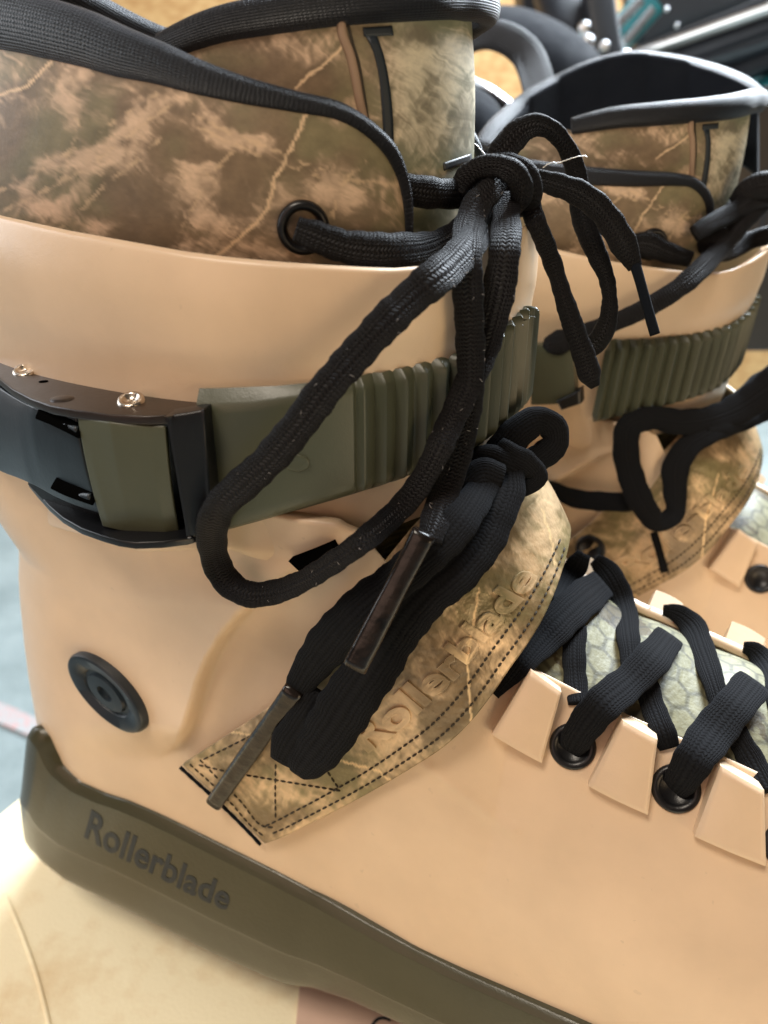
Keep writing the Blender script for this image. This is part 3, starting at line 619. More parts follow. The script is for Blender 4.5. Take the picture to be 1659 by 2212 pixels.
# ---- ankle bolt
def bolt():
    q = SHELL(240, 1492); c = q[0]; 
    A = px_on(SHELL, 163, 1412); B = px_on(SHELL, 316, 1566); mn1 = px_on(SHELL, 262, 1462); mn2 = px_on(SHELL, 208, 1521)
    ua = (B - A) / 2; ub = (mn1 - mn2) / 2; c = (A + B) / 2; nn = np.cross(ua, ub); nn /= np.linalg.norm(nn); nn = nn if nn @ (CO - c) > 0 else -nn
    c = c * 0.35 + q[0] * 0.65 + nn * 0.9; ub = ub - (ub @ ua) / (ua @ ua) * ua * 0.3
    a = np.linspace(0, 2 * math.pi, 64, endpoint=False)
    def el(prof, sh=(0, 0)):
        V = []
        for r, h in prof: V += list(c + nn * h + ua * sh[0] + ub * sh[1] + ua[None] * (np.cos(a) * r)[:, None] + ub[None] * (np.sin(a) * r)[:, None])
        return np.array(V), grid_faces(len(prof), 64, False, True)
    V, F = el([(1.02, -2.5), (1.02, 0.5), (0.98, 1.3), (0.92, 1.5), (0.62, 0.75), (0.58, 0.2), (0.50, 0.2), (0.47, 1.05), (0.20, 1.15), (0.18, 0.3), (0.01, 0.3)])
    F.append(tuple(range(10 * 64, 11 * 64))); return V, F
V, F = bolt(); build('ankle_bolt', V, F, M['lever'], SK, smooth='auto')
# ---- buckle
zp = at_w(238, 896, 57)[2]
def plate(name, poly, z, t, mt, parent, zf=None, label=None):
    P = cr(np.array(poly + [poly[0]], float), 120)[:-1] if len(poly) > 6 else np.array(poly, float)
    T = np.array([at_z(x, y, z if zf is None else zf(x, y)) for x, y in np.array(poly, float)]); n = len(T)
    V = np.r_[T, T - [0, 0, t]]; F = [tuple(range(n)), tuple(range(2 * n - 1, n - 1, -1))] + [(i, (i + 1) % n, (i + 1) % n + n, i + n) for i in range(n)]
    return build(name, V, F, mt, parent, smooth='auto', bevel=0.28, label=label)
bk = bpy.data.objects.new('buckle', None); sc.collection.objects.link(bk); bk.parent = SK
TOPP = [(-30, 735), (0, 745), (16, 757), (48, 769), (90, 773), (114, 785), (138, 804), (169, 813), (201, 816), (235, 829), (291, 836), (350, 837), (407, 835), (420, 848), (434, 872), (434, 886), (400, 892), (360, 897), (317, 899), (238, 896), (195, 890), (161, 886), (111, 877), (66, 861), (26, 840), (0, 819), (-30, 795)]
plate('top_plate', TOPP, zp, 1.5, M['brownmetal'], bk)
zq = at_w(291, 1171, 57)[2] + 1.2
BOTP = [(60, 1040), (78, 1062), (105, 1092), (135, 1118), (175, 1141), (220, 1157), (255, 1167), (291, 1172), (350, 1170), (405, 1163), (440, 1152), (440, 1120), (300, 1120), (180, 1090), (90, 1040)]
plate('bottom_plate', BOTP, zq, 1.3, M['black'], bk)
def skin(name, A, B, wA, wB, mt, parent, t=2.0, n=40, m=10, bow=0.0, label=None, bevel=0, smooth=True):
    """upright curved plate between an upper and a lower photo line, at side distances wA(x), wB(x)."""
    a = cr(np.array(A, float), n) if len(A) > 2 else np.linspace(A[0], A[1], n); b = cr(np.array(B, float), n) if len(B) > 2 else np.linspace(B[0], B[1], n)
    Gd = np.zeros((n, m, 3))
    for i in range(n):
        p, q_ = at_w(*a[i], wA(a[i][0])), at_w(*b[i], wB(b[i][0]))
        for j in range(m): f = j / (m - 1); Gd[i, j] = p * (1 - f) + q_ * f + np.array([0, bow * 4 * f * (1 - f), 0])
    N = gnormals(Gd); 
    if N[n // 2, m // 2, 1] < 0: N = -N
    V = np.r_[Gd.reshape(-1, 3), (Gd - N * t).reshape(-1, 3)]; k = n * m; F = grid_faces(n, m) + [tuple(reversed(f)) for f in grid_faces(n, m, off=k)]
    for i in range(n - 1): x, y = i * m, (i + 1) * m; F += [(x, x + k, y + k, y), (x + m - 1, y + m - 1, y + m - 1 + k, x + m - 1 + k)]
    for j in range(m - 1): F += [(j, j + 1, j + 1 + k, j + k)]; z = (n - 1) * m + j; F += [(z, z + k, z + k + 1, z + 1)]
    return build(name, V, F, mt, parent, smooth='auto', label=label, bevel=bevel)
wf = lambda x: L(x, [-40, 0, 66, 150, 238, 360, 434, 460], [44.5, 48.6, 55.2, 56.6, 56.8, 53.2, 48.8, 48.0])
wl = lambda x: wf(x) - 0.4
lever = skin('lever', [(-40, 806), (0, 838), (26, 855), (66, 876), (111, 892), (140, 898), (165, 902)], [(-40, 985), (0, 1018), (40, 1034), (80, 1052), (120, 1074), (160, 1092), (216, 1110)], wl, lambda x: L(x, [-40, 0, 66, 150, 220], [43.5, 47.5, 53.5, 55.6, 56.4]), M['lever'], bk, t=2.2, bow=0.7, bevel=0.3)
skin('inner_frame', [(100, 884), (180, 905), (280, 920), (425, 905)], [(60, 1046), (130, 1112), (240, 1160), (425, 1158)], lambda x: wf(x) - 3.2, lambda x: wf(x) - 3.5, M['black'], bk, t=2)
cover = skin('cover_plate', [(166, 900), (230, 911), (290, 918), (357, 921)], [(221, 1138), (270, 1149), (330, 1157), (391, 1159)], lambda x: wf(x) + 0.5, lambda x: wf(x) + 0.2, M['olive'], bk, t=1.6, bow=0.5, bevel=0.35)
skin('cover_rim', [(161, 886), (200, 893), (238, 898), (317, 901), (361, 899)], [(166, 902), (205, 909), (240, 914), (317, 921), (364, 923)], lambda x: wf(x) + .2, lambda x: wf(x) + .2, M['black'], bk, t=2)
skin('strap_clamp', [(357, 899), (385, 895), (410, 891), (434, 886), (440, 884)], [(403, 1163), (420, 1161), (437, 1158), (452, 1153), (458, 1150)], lambda x: L(x, [350, 365, 434, 460], [54.4, 54.2, 51.6, 51]), lambda x: L(x, [400, 410, 452, 470], [54.4, 54.2, 52.2, 52]), M['black'], bk, t=4, bevel=0.5)
for pts in ([(84, 892), (112, 903), (140, 916), (176, 934)], [(118, 1044), (145, 1057), (172, 1067), (204, 1078)]):
    K = cr(np.array(pts, float), 14); P = np.array([at_w(x, y, wf(x) + 0.45) for x, y in K]); V, F, UV = tube3(P, 1.15, 0.35, ns=14, exp=4); build('lever_slot', V, F, M['void'], lever, uv=UV)
    e = at_w(pts[2][0] + 4, pts[2][1] + 4, wf(pts[2][0]) + 0.2); f = at_w(pts[3][0] - 4, pts[3][1] - 4, wf(pts[3][0]) + 0.2)
    V, F, UV = tube3(np.linspace(e, f, 6), 0.8, 0.8, ns=14, exp=2); build('pin', V, F, M['lever'], lever, uv=UV)
def rivet(x, y, r, h=1.0):
    c = at_z(x, y, zp + 0.3); return ring_lathe(c, [0.12, 0.34, 1], [(r, -0.9), (r, h * .5), (r * .9, h * .9), (r * .74, h), (r * .6, h * .8), (r * .5, -h * .1), (0, -h * .1)], 40)
for x, y in ((54, 802), (283, 866)): V, F = rivet(x, y, 2.25, 0.6); build('rivet', V, F, M['steel'], bk)
V, F = ring_lathe(at_z(94, 824, zp + 0.03), [0, 0, 1], [(0.85, -.2), (0.85, .02), (0, .02)], 24); build('pin_hole', V, F, M['void'], bk)
V, F = ring_lathe(at_z(134, 862, zp), [0, 0, 1], [(2.2, -.2), (1.9, .15), (1.2, .32), (0, .36)], 30); build('stud_bump', V, F, M['brownmetal'], bk)
# ---- instep strap
E1 = [(572, 1822, 40.8), (600, 1812, 40.8), (680, 1774, 40.6), (750, 1738, 40.3), (830, 1694, 40.0), (900, 1652, 39.5), (960, 1612, 38.6), (1010, 1566, 36.8), (1056, 1510, 34), (1100, 1446, 30.5), (1140, 1390, 26.5), (1170, 1341, 22.5), (1198, 1280, 17), (1217, 1228, 12), (1230, 1180, 6), (1236, 1140, 0)]
E2 = [(394, 1652, 40.8), (425, 1632, 40.8), (500, 1582, 40.3), (560, 1542, 39.8), (620, 1495, 39.4), (690, 1410, 38.8), (750, 1330, 38), (810, 1240, 36.5), (860, 1175, 34), (920, 1110, 29.5), (985, 1070, 24), (1040, 1045, 18.5), (1090, 1025, 12), (1125, 1015, 8), (1150, 1012, 4), (1165, 1014, 0)]
nS = 260; e1 = cr(np.array(E1, float), nS); e2 = cr(np.array(E2, float), nS); G = np.zeros((nS, 90, 3))
for i in range(nS):
    a, b = at_w(*e1[i]), at_w(*e2[i])
    for j in range(90):
        f = j / 89; p = a * (1 - f) + b * f; o_ = np.array([0.35, 0.7, 0.5]); G[i, j] = p + o_ * (1.6 * 4 * f * (1 - f) * sstep(0, 60, i))
Gm = G.copy(); Gm[..., 0] -= 5.5 * sstep(0, 14, Gm[..., 1]); Gm[..., 2] -= 1.0 * sstep(0, 14, Gm[..., 1]); Gm[..., 1] *= -1; Gs = np.concatenate([G, Gm[::-1][1:]], 0)
for _ in range(160):
    k0, k1 = nS - 34, nS + 33; Gs[k0:k1] = Gs[k0:k1] * .5 + (Gs[k0 - 1:k1 - 1] + Gs[k0 + 1:k1 + 1]) * .25
V, F, _ = sheet(Gs, 1.3)
SLt = [(835, 1532, 50, 50, 0, .9), (810, 1590, 60, 22, 30, .6), (443, 1662, 26, 22, 40, .7), (640, 1732, 70, 18, 20, .5), (1125, 1250, 30, 70, 20, .7), (1180, 1180, 40, 60, 0, .7), (1190, 1090, 40, 50, 0, .5), (660, 1790, 70, 12, -28, .6), (920, 1440, 30, 22, 0, .4), (1090, 1440, 26, 40, 30, .3)]
SDk = [(960, 1540, 60, 50, -30, .5), (740, 1690, 60, 25, 0, .4), (560, 1620, 50, 30, 0, .2)]
SVn = [[(1036, 1270), (1030, 1295), (1024, 1348), (1010, 1411), (1012, 1450), (1014, 1490), (1018, 1560)], [(708, 1632), (740, 1645), (781, 1655), (820, 1668), (850, 1690)], [(490, 1578), (515, 1582), (545, 1590)], [(1170, 1100), (1190, 1160), (1200, 1220)]]
ist = build('instep_strap', V, F, M['camostrap'], SK, col=camo_cols(V, SLt, SDk, SVn, bias=0.0, tint=(1.15, 1.15, 1.0), vein_w=4), label='glossy camouflage instep strap with embossed lettering'); BODY.add(V, F); IST = Caster(); IST.add(V, F)
def edge_off(k, f): a, b = e1[k], e2[k]; return a[:2] * (1 - f) + b[:2] * f
def stitches(rows, name, parent, caster, r=0.20, dash=11, gap=4, off=0.12):
    parts = []
    for R in rows:
        K = cr(np.array(R, float), 400) if len(R) > 2 else np.linspace(R[0], R[1], 400); dd = np.r_[0, np.cumsum(np.hypot(*np.diff(K, axis=0).T))]; t = 0
        while t < dd[-1] - dash:
            P = []
            for u in np.linspace(t, t + dash, 5):
                p = px_on(caster, np.interp(u, dd, K[:, 0]), np.interp(u, dd, K[:, 1]), off)
                if p is not None: P.append(p)
            if len(P) == 5:
                P = np.array(P); V, F, _ = tube3(P, r * np.array([.4, 1, 1.1, 1, .4]), r * np.array([.4, 1, 1.1, 1, .4]), ns=6, exp=2); parts.append((V, F))
            t += dash + gap
    V, F = merge(*parts); return build(name, V, F, M['thread'], parent)
ks = list(range(8, nS - 8, 6))
r1 = [tuple(edge_off(k, 0.065)) for k in ks]; r2 = [tuple(edge_off(k, 0.155)) for k in ks]
stitches([r1, r2, [(410, 1650), (455, 1690), (500, 1735), (552, 1792), (580, 1812)], [(432, 1640), (470, 1680), (520, 1730), (572, 1785), (600, 1787)],
          [(430, 1652), (500, 1668), (600, 1685), (738, 1708)], [(596, 1650), (595, 1720), (596, 1778)], [(440, 1640), (520, 1600), (560, 1580)], [(600, 1640), (680, 1640), (735, 1706)]], 'stitching', ist, IST)
# dark backing edge of the strap's end
K = cr(np.array([(394, 1652), (420, 1676), (460, 1712), (500, 1750), (540, 1790), (568, 1820)], float), 30)
P = np.array([at_w(x - 5, y + 5, 39.9) for x, y in K]); V, F, UV = tube3(P, 0.42 + 0.05 * np.sin(np.arange(30) * 2.1), 0.4, ns=8); build('strap_backing', V, F, M['lining'], ist)
# ---- lettering
def text_mesh(s, extrude=0.0, bevel=0.0, offset=0.0):
    cu = bpy.data.curves.new('t', 'FONT'); cu.body = s; cu.resolution_u = 5; cu.extrude = extrude; cu.bevel_depth = bevel; cu.bevel_resolution = 2; cu.offset = offset; cu.space_character = 1.02
    ob = bpy.data.objects.new('t', cu); sc.collection.objects.link(ob); bpy.context.view_layer.update()
    me = bpy.data.meshes.new_from_object(ob.evaluated_get(bpy.context.evaluated_depsgraph_get()))
    V = np.array([v.co[:] for v in me.vertices]); F = [tuple(p.vertices) for p in me.polygons]
    bpy.data.objects.remove(ob); bpy.data.curves.remove(cu); bpy.data.meshes.remove(me); return V, F
def lettering(s, base, up, caster, mt, parent, zs, off, name='lettering', camo=False, **k):
    """base: photo line the text stands on; up: per-end photo vector of one cap height."""
    V, F = text_mesh(s, **k); x0, x1 = V[:, 0].min(), V[:, 0].max(); K = cr(np.array(base, float), 200) if len(base) > 2 else np.linspace(base[0], base[1], 200)
    u = (V[:, 0] - x0) / (x1 - x0); cap = 0.729; up = np.array(up, float); out = []
    for uu_, v in zip(u, V):
        b = np.array([np.interp(uu_, np.linspace(0, 1, 200), K[:, 0]), np.interp(uu_, np.linspace(0, 1, 200), K[:, 1])]); x, y = b + (up[0] * (1 - uu_) + up[1] * uu_) * v[1] / cap
        r = caster(x, y)
        if r is None: r = last
        last = r; out.append(r[0] + r[1] * (off + v[2] * zs))
    out = np.array(out)
    return build(name, out, F, mt, parent, smooth='auto', recalc=False, col=camo_cols(out, SLt, SDk, SVn, tint=(1.15, 1.15, 1.0)) if camo else None)
lettering('Rollerblade', [(182, 1806), (245, 1843), (330, 1886), (400, 1924), (490, 1966)], [(17, -60), (16, -50)], SOLE, M['ink'], sole, 0.4, 0.10, extrude=0.05, offset=0.022)
lettering('Rollerblade', [(795, 1622), (870, 1567), (945, 1496), (982, 1463), (1040, 1390), (1085, 1338), (1130, 1288), (1160, 1244)], [(-48, -48), (-52, -26)], IST, M['camostrap'], ist, 1.0, 0.10, extrude=0.35, bevel=0.03, offset=0.01, camo=True)
# ---- lace holders, eyelets (near side, mirrored to the far side)
def sh(x, y, w=None, lift=0.0):
    r = SHELL(x, y); return (r[0] if w is None else at_w(x, y, w)) 
def holder(tl, tr, br, bl, w):
    C = [at_w(*tl, w[0]), at_w(*tr, w[1]), at_w(*br, w[2]), at_w(*bl, w[3])]
    for i, p in enumerate((tl, tr, br, bl)):
        r = SHELL(*p)
        if r is not None and i > 1: C[i] = r[0] + r[1] * 0.7
    return C
HOLD = [holder((1146, 1443), (1212, 1491), (1170, 1640), (1060, 1578), (24, 24, 34, 34)), holder((1343, 1549), (1419, 1591), (1398, 1750), (1270, 1688), (24, 24, 34, 34)), holder((1553, 1647), (1646, 1700), (1648, 1860), (1496, 1796), (24, 24, 34, 34)), holder((1790, 1770), (1890, 1820), (1890, 1990), (1770, 1930), (23, 23, 33, 33))]
EYE = [(1237, 1612), (1460, 1703), (1705, 1830)]
for C in HOLD:
    V, F = slab(C, 2.1, 4.0, bulge=0.5, bev=0.12, nx=30, ny=30)
    for sg in (1, -1):
        W_ = V.copy(); W_[:, 1] *= sg; build('lace_guard', W_, F, M['tan'], SK, smooth='auto', bevel=0)
        BODY.add(W_, F)
for x, y in EYE:
    r = SHELL(x, y); 
    if r is None: r = (at_w(x, y, 30), np.array([0, .7, .7]), 0)
    V, F = ring_lathe(r[0], r[1], [(4.3, -1.2), (4.4, 0.2), (4.1, 0.75), (3.5, 0.8), (2.9, 0.5), (2.7, 0.1), (0, 0.1)], 40)
    for sg in (1, -1): W_ = V.copy(); W_[:, 1] *= sg; build('eyelet', W_, F, M['black'], SK)
# small black slot on the ankle
C = [px_on(SHELL, x, y, 1.3) for x, y in ((634, 1203), (722, 1164), (736, 1190), (656, 1222))]; V, F = slab(C, 0.6, 3.5, bev=.1); build('ankle_slot', V, F, M['void'], SK, smooth='auto')
HARD = list(SK.children)                          # everything rigid so far: the far skate of the pair repeats it

# ------------------------------------------------------------------ far skate of the pair: same rigid parts, set further back
DF = np.array([17.0, -125.0, -17.0])
TA, TB_, TC = -0.0741, 0.0342, -0.0425; PV = np.array([100., 0, 100.]); DF = np.array([35.0, -113.7, -8.3])
_r1 = np.array([[math.cos(TA), 0, -math.sin(TA)], [0, 1, 0], [math.sin(TA), 0, math.cos(TA)]]); _r2 = np.array([[math.cos(TB_), -math.sin(TB_), 0], [math.sin(TB_), math.cos(TB_), 0], [0, 0, 1]]); _r3 = np.array([[1, 0, 0], [0, math.cos(TC), -math.sin(TC)], [0, math.sin(TC), math.cos(TC)]])
RF = _r3 @ _r2 @ _r1
def far_of(P): return (np.asarray(P) - PV) @ RF.T + PV + DF
def un_far(P): return (np.asarray(P) - PV - DF) @ RF + PV
SK2 = bpy.data.objects.new('inline_skate', None); sc.collection.objects.link(SK2); SK2.empty_display_size = 0.02
_S = np.diag([1., -1, 1]); _m = np.eye(4); _m[:3, :3] = _S @ RF @ _S; _m[:3, 3] = _S @ far_of(np.zeros(3)) * 0.001
SK2.matrix_world = (Matrix.Translation(SK.location) @ Matrix.Rotation(-YAW, 4, 'Z')) @ Matrix(_m.tolist())
tag(SK2, 'far tan inline skate behind the near one, ribbed strap without a visible buckle', 'skate', 'pair of tan inline skates')
for c in HARD:
    if c.name.split('.')[0] in ('buckle', 'ankle_slot', 'ankle_bolt', 'ankle_strap', 'liner_collar', 'lining', 'collar_edging'): continue
    d_ = c.copy(); sc.collection.objects.link(d_); d_.parent = SK2
    for g in c.children: e_ = g.copy(); sc.collection.objects.link(e_); e_.parent = d_
LT2 = [(-20, 288), (0, 288), (150, 288), (265, 287), (400, 286), (476, 284), (529, 281), (635, 274), (714, 272), (767, 282), (815, 306), (840, 332), (858, 365), (872, 420), (882, 500)]
V, F = make_collar(LT2, 214, SK2); LIN2 = Caster(); LIN2.add(V, F)
lt2 = lambda x: float(np.interp(x, [a[0] for a in LT2], [a[1] for a in LT2]))
make_roll([(x, lt2(x) - h * .75, h) for x, h in ((-12, 34), (100, 34), (200, 34), (300, 33), (400, 32), (500, 30), (600, 27), (700, 23))] + [(760, 263, 20), (806, 287, 18, .5), (847, 328, 16, 1), (871, 385, 14, 1), (882, 445, 12, 1), (884, 503, 10, 1)], LIN2, 216, SK2)
make_strap(sstep(-75, -70, arc) * sstep(95, 90, arc), 0, 2.2, SK2, 545)
FAR = Caster(); FAR.add(far_of(np.array(BODY.V)), BODY.F); FARZ = far_of(np.array(BODY.V))[:, 2].min()
def laceF(name, path, mt, thick=0.4, **k):
    return lace(name, path, mt, SK2, thick=thick, caster=FAR, off=un_far, **k)
def lint(o, n, parent):
    co = np.array([v.co[:] for v in o.data.vertices]) * 1000; co[:, 1] *= -1; nn = np.array([v.normal[:] for v in o.data.vertices]); nn[:, 1] *= -1
    vis = np.where(((CO - co) * nn).sum(1) > 60)[0]; parts = []
    for i in rng.choice(vis, n):
        dd = rng.normal(size=3); dd /= np.linalg.norm(dd); p = co[i] + nn[i] * .12; ln_ = rng.uniform(.08, .45); P = np.array([p - dd * ln_, p + nn[i] * .08, p + dd * ln_]); v, f, _ = tube3(P, .035, .035, ns=5); parts.append((v, f))
    V, F = merge(*parts); build('lint', V, F, M['lintmat'], parent)['kind'] = 'stuff'
# ------------------------------------------------------------------ upper lace of the near skate
KD = 134.0                                        # depth of the knot
mtL, mtF = M['lace'], M['flatlace']
lace('lace', [(640, 494, 26, 1.0), (668, 505, 30, 3.2), (700, 518, 34, 4.0), (745, 533, 35, 4.0), (800, 541, 38, 4.5), (870, 541, 38, 5, KD - 4), (920, 535, 32, 5, KD - 2), (965, 515, 26, 5, KD), (1020, 470, 24, 5, KD + 1), (1060, 430, 24, 5, KD + 1)], mtL, SK, thick=.5)
lace('lace', [(868, 408, 30, 2), (895, 412, 32, 2.2), (945, 418, 32, 3), (1000, 418, 30, 4.5), (1050, 405, 28, 0, KD + 1)], mtL, SK, thick=.5, caster=TON, clear=0)
lp = [(1085, 395, 22, 0, KD + 1), (1050, 470, 30, 0, KD + 1), (1010, 535, 36, 0, KD), (975, 572, 40, 4.5), (906, 628, 40, 6), (838, 692, 39, 7), (770, 765, 38, 8), (700, 845, 38, 8), (640, 925, 38, 8), (575, 1000, 37, 8), (520, 1050, 37, 8), (474, 1096, 36, 8), (458, 1140, 34, 8), (459, 1180, 32, 9), (470, 1222, 31, 9), (495, 1260, 30, 9), (535, 1283, 29, 9), (592, 1279, 27, 9), (648, 1258, 25, 9), (715, 1218, 25, 9),
      (790, 1164, 27, 9), (850, 1112, 28, 8), (895, 1062, 28, 8), (930, 1005, 28, 8), (965, 930, 30, 7), (1000, 855, 31, 0, KD + 5), (1035, 775, 34, 0, KD + 4), (1062, 690, 36, 0, KD + 2), (1082, 600, 36, 0, KD), (1093, 510, 33, 0, KD - 1), (1093, 420, 28, 0, KD - 1)]
ll_ = lace('lace', lp, mtL, SK, thick=.30, exp=3.4)
lb = lace('lace', [(1085, 385, 18, 0, KD - 3), (1060, 412, 26, 0, KD - 5), (1032, 440, 32, 0, KD - 6), (1014, 490, 34, 0, KD - 6), (1010, 560, 33, 0, KD - 6), (1011, 640, 33, 0, KD - 5), (1015, 720, 32, 0, KD - 3.5), (1017, 800, 30, 0, KD - 2), (1014, 870, 29, 0, KD - 1), (1003, 935, 28, 0, KD), (983, 1005, 29, 9), (957, 1075, 33, 9), (936, 1140, 32, 9), (926, 1168, 28, 9)], mtL, SK, thick=.32, exp=3.4)
def aglet(path, hwk, parent, th=0.62, name='aglet'):
    P, hw = lay(path, n=26, smooth=2); f_ = np.linspace(0, 1, 26)[:, None]; P = P[0] * (1 - f_) + P[-1] * f_
    V, F, UV = tube3(P, hw * hwk, hw * th, ns=20, exp=3.2); return build(name, V, F, M['aglet'], parent, uv=UV)
lint(ll_, 30, ll_); lint(lb, 26, lb)
AD1 = BODY(917, 1150)[2] - 12.5; AD2 = min(BODY(767, 1440)[2], BODY(800, 1380)[2]) - 11.5
aglet([(917, 1150, 28, 0, AD1), (900, 1182, 27, 0, AD1), (868, 1250, 26, 0, AD1), (833, 1320, 26, 0, AD2), (795, 1390, 27, 0, AD2), (767, 1440, 27, 0, AD2)], 1.0, lb)
lace('lace', [(1070, 380, 20, 0, KD), (1080, 338, 29, 0, KD), (1104, 305, 30, 0, KD), (1130, 280, 27, 0, KD - 1), (1158, 270, 22, 0, KD - 1), (1190, 280, 20, 0, KD), (1216, 307, 20, 0, KD + 2), (1236, 345, 20, 0, KD + 4), (1249, 395, 22, 0, KD + 6), (1256, 455, 24, 0, KD + 7), (1272, 508, 24, 0, KD + 8), (1292, 555, 21, 0, KD + 8), (1310, 600, 17, 0, KD + 9), (1317, 650, 17, 0, KD + 10), (1309, 705, 21, 0, KD + 12), (1286, 742, 24, 0, KD + 14), (1255, 758, 22, 0, KD + 17)], mtL, SK, thick=.38, exp=3.2)
lg = lace('lace', [(1140, 420, 22, 0, KD + 1), (1152, 465, 22, 0, KD + 2), (1175, 520, 21, 0, KD + 3), (1198, 580, 19, 0, KD + 4), (1220, 650, 20, 0, KD + 5), (1240, 710, 23, 0, KD + 6), (1262, 770, 24, 0, KD + 8), (1279, 822, 19, 0, KD + 9), (1286, 836, 10, 0, KD + 9)], mtL, SK, thick=.5)
lh = lace('lace', [(1120, 378, 20, 0, KD - 2), (1160, 388, 21, 0, KD - 2), (1205, 400, 25, 0, KD - 1), (1250, 417, 26, 0, KD), (1295, 450, 27, 0, KD + 1), (1330, 498, 28, 0, KD + 2), (1356, 545, 25, 0, KD + 3), (1372, 578, 15, 0, KD + 4)], mtL, SK, thick=.35)
P, hw = lay([(1370, 565, 12, 0, KD + 4), (1382, 605, 11, 0, KD + 4), (1397, 660, 11, 0, KD + 5), (1415, 723, 11, 0, KD + 6)], n=20); V, F, UV = tube3(P, hw, hw * .8, ns=16); build('aglet', V, F, M['lining'], lh, uv=UV)
for pth in ([(985, 415, 20, 0, KD + 2), (1000, 390, 26, 0, KD - 1), (1030, 366, 28, 0, KD - 4), (1070, 358, 28, 0, KD - 6), (1108, 372, 29, 0, KD - 7), (1126, 402, 30, 0, KD - 6), (1122, 435, 26, 0, KD - 3), (1105, 452, 20, 0, KD)],
            [(1060, 345, 16, 0, KD), (1095, 348, 20, 0, KD - 3), (1128, 362, 24, 0, KD - 5), (1148, 392, 26, 0, KD - 5), (1148, 428, 24, 0, KD - 3), (1128, 452, 18, 0, KD), (1095, 455, 16, 0, KD + 3)],
            [(1010, 385, 14, 0, KD + 4), (1060, 395, 24, 0, KD + 1), (1110, 410, 26, 0, KD + 1), (1140, 400, 20, 0, KD + 3)]):
    lace('knot_wrap', [(a, b, c_ * .86, *r) for a, b, c_, *r in pth], mtL, SK, thick=.55, exp=2.6)
for pth in ([(1172, 362), (1190, 352), (1205, 351), (1222, 347), (1238, 340), (1250, 338), (1262, 336), (1268, 340)], [(1025, 310), (1034, 318), (1046, 332), (1052, 340)]):
    K = cr(np.array(pth, float), 24); P = np.array([at_d(x + rng.normal() * .6, y + rng.normal() * .6, KD - 5) for x, y in K]); V, F, UV = tube3(P, .09, .09, ns=6); build('loose_thread', V, F, M['silver'], SK)
# ------------------------------------------------------------------ lower lace of the near skate: soft wide bow over the strap
lace('bow_loop', [(1085, 1010, 46, 4), (1085, 1060, 48, 4), (1065, 1110, 50, 4.5), (1035, 1165, 54, 5), (990, 1220, 57, 5), (930, 1270, 58, 5), (880, 1322, 58, 4.5), (838, 1385, 58, 4), (798, 1448, 60, 3.5), (750, 1520, 60, 3), (705, 1590, 58, 2.6), (672, 1632, 50, 2.4), (652, 1658, 38, 2.2), (643, 1672, 22, 2.0)], mtF, SK, thick=.2, exp=3.2)
lj = lace('lace', [(1060, 1020, 30, 7), (1020, 1090, 38, 7.5), (975, 1150, 42, 8), (915, 1205, 44, 8), (850, 1258, 44, 7.5), (790, 1305, 46, 7), (735, 1360, 48, 6.5), (695, 1410, 46, 6.5), (662, 1455, 38, 6), (640, 1492, 26, 6), (630, 1508, 20, 6)], mtF, SK, thick=.28, exp=2.8)
lace('bow_loop', [(700, 1500, 45, 1.6), (660, 1560, 46, 1.6), (620, 1620, 40, 1.6), (606, 1645, 24, 1.6)], mtF, SK, thick=.2)
aglet([(638, 1486, 23, 6.8), (600, 1540, 22, 6.5), (555, 1604, 22, 5.5), (464, 1733, 19, 4.6)], 1.0, lj, th=.7)
for pth in ([(1060, 1005, 30, 0, 143), (1090, 965, 36, 0, 143), (1130, 925, 36, 0, 143), (1165, 908, 30, 0, 144), (1195, 925, 30, 0, 145), (1200, 955, 30, 0, 146), (1170, 985, 30, 0, 145), (1130, 1005, 26, 0, 144)],
            [(1075, 962, 20, 0, 140), (1105, 985, 27, 0, 139), (1140, 1005, 28, 0, 139), (1160, 1030, 24, 0, 140), (1140, 1052, 18, 0, 143), (1100, 1060, 18, 0, 145)],
            [(1020, 985, 24, 0, 150), (1060, 1000, 40, 0, 148), (1100, 1020, 42, 0, 147), (1130, 1030, 30, 0, 147)], [(1000, 1060, 30, 0, 150), (1040, 1030, 40, 0, 149), (1080, 1040, 40, 0, 148)]):
    lace('knot_wrap', pth, mtF, SK, thick=.5, exp=2.3)
# crossed laces over the instep
def xl(path, th=.22, **k): return lace('lace', path, mtF, SK, thick=th, exp=3.2, clear=0, **k)
xl([(1243, 1352, 24, 1.6), (1240, 1410, 25, 1.6), (1243, 1470, 25, 1.5), (1250, 1520, 22, 1)])
xl([(1392, 1460, 24, 1.5), (1408, 1520, 26, 1.5), (1432, 1580, 27, 1.2), (1446, 1616, 22, .8)])
xl([(1560, 1520, 22, 1.5), (1590, 1585, 26, 1.5), (1625, 1645, 27, 1.5), (1660, 1710, 27, 1.5)])
xl([(1284, 1208, 14, 1.5), (1300, 1222, 22, 2.5), (1325, 1256, 27, 3.2), (1346, 1310, 27, 3.5), (1356, 1370, 25, 3.2), (1362, 1425, 22, 2.6), (1366, 1470, 20, 2)])
xl([(1432, 1318, 12, 1.5), (1455, 1322, 18, 2.5), (1492, 1348, 27, 3.2), (1518, 1408, 26, 3.5), (1540, 1470, 24, 3.2), (1556, 1520, 22, 2.5)])
xl([(1606, 1398, 12, 1.5), (1622, 1402, 18, 2.5), (1650, 1430, 26, 3.2), (1676, 1490, 26, 3.5), (1695, 1550, 26, 3.5)])
xl([(1262, 1195, 16, 1.0), (1250, 1215, 22, 2.0), (1225, 1255, 24, 2.5), (1200, 1300, 22, 2.5)])
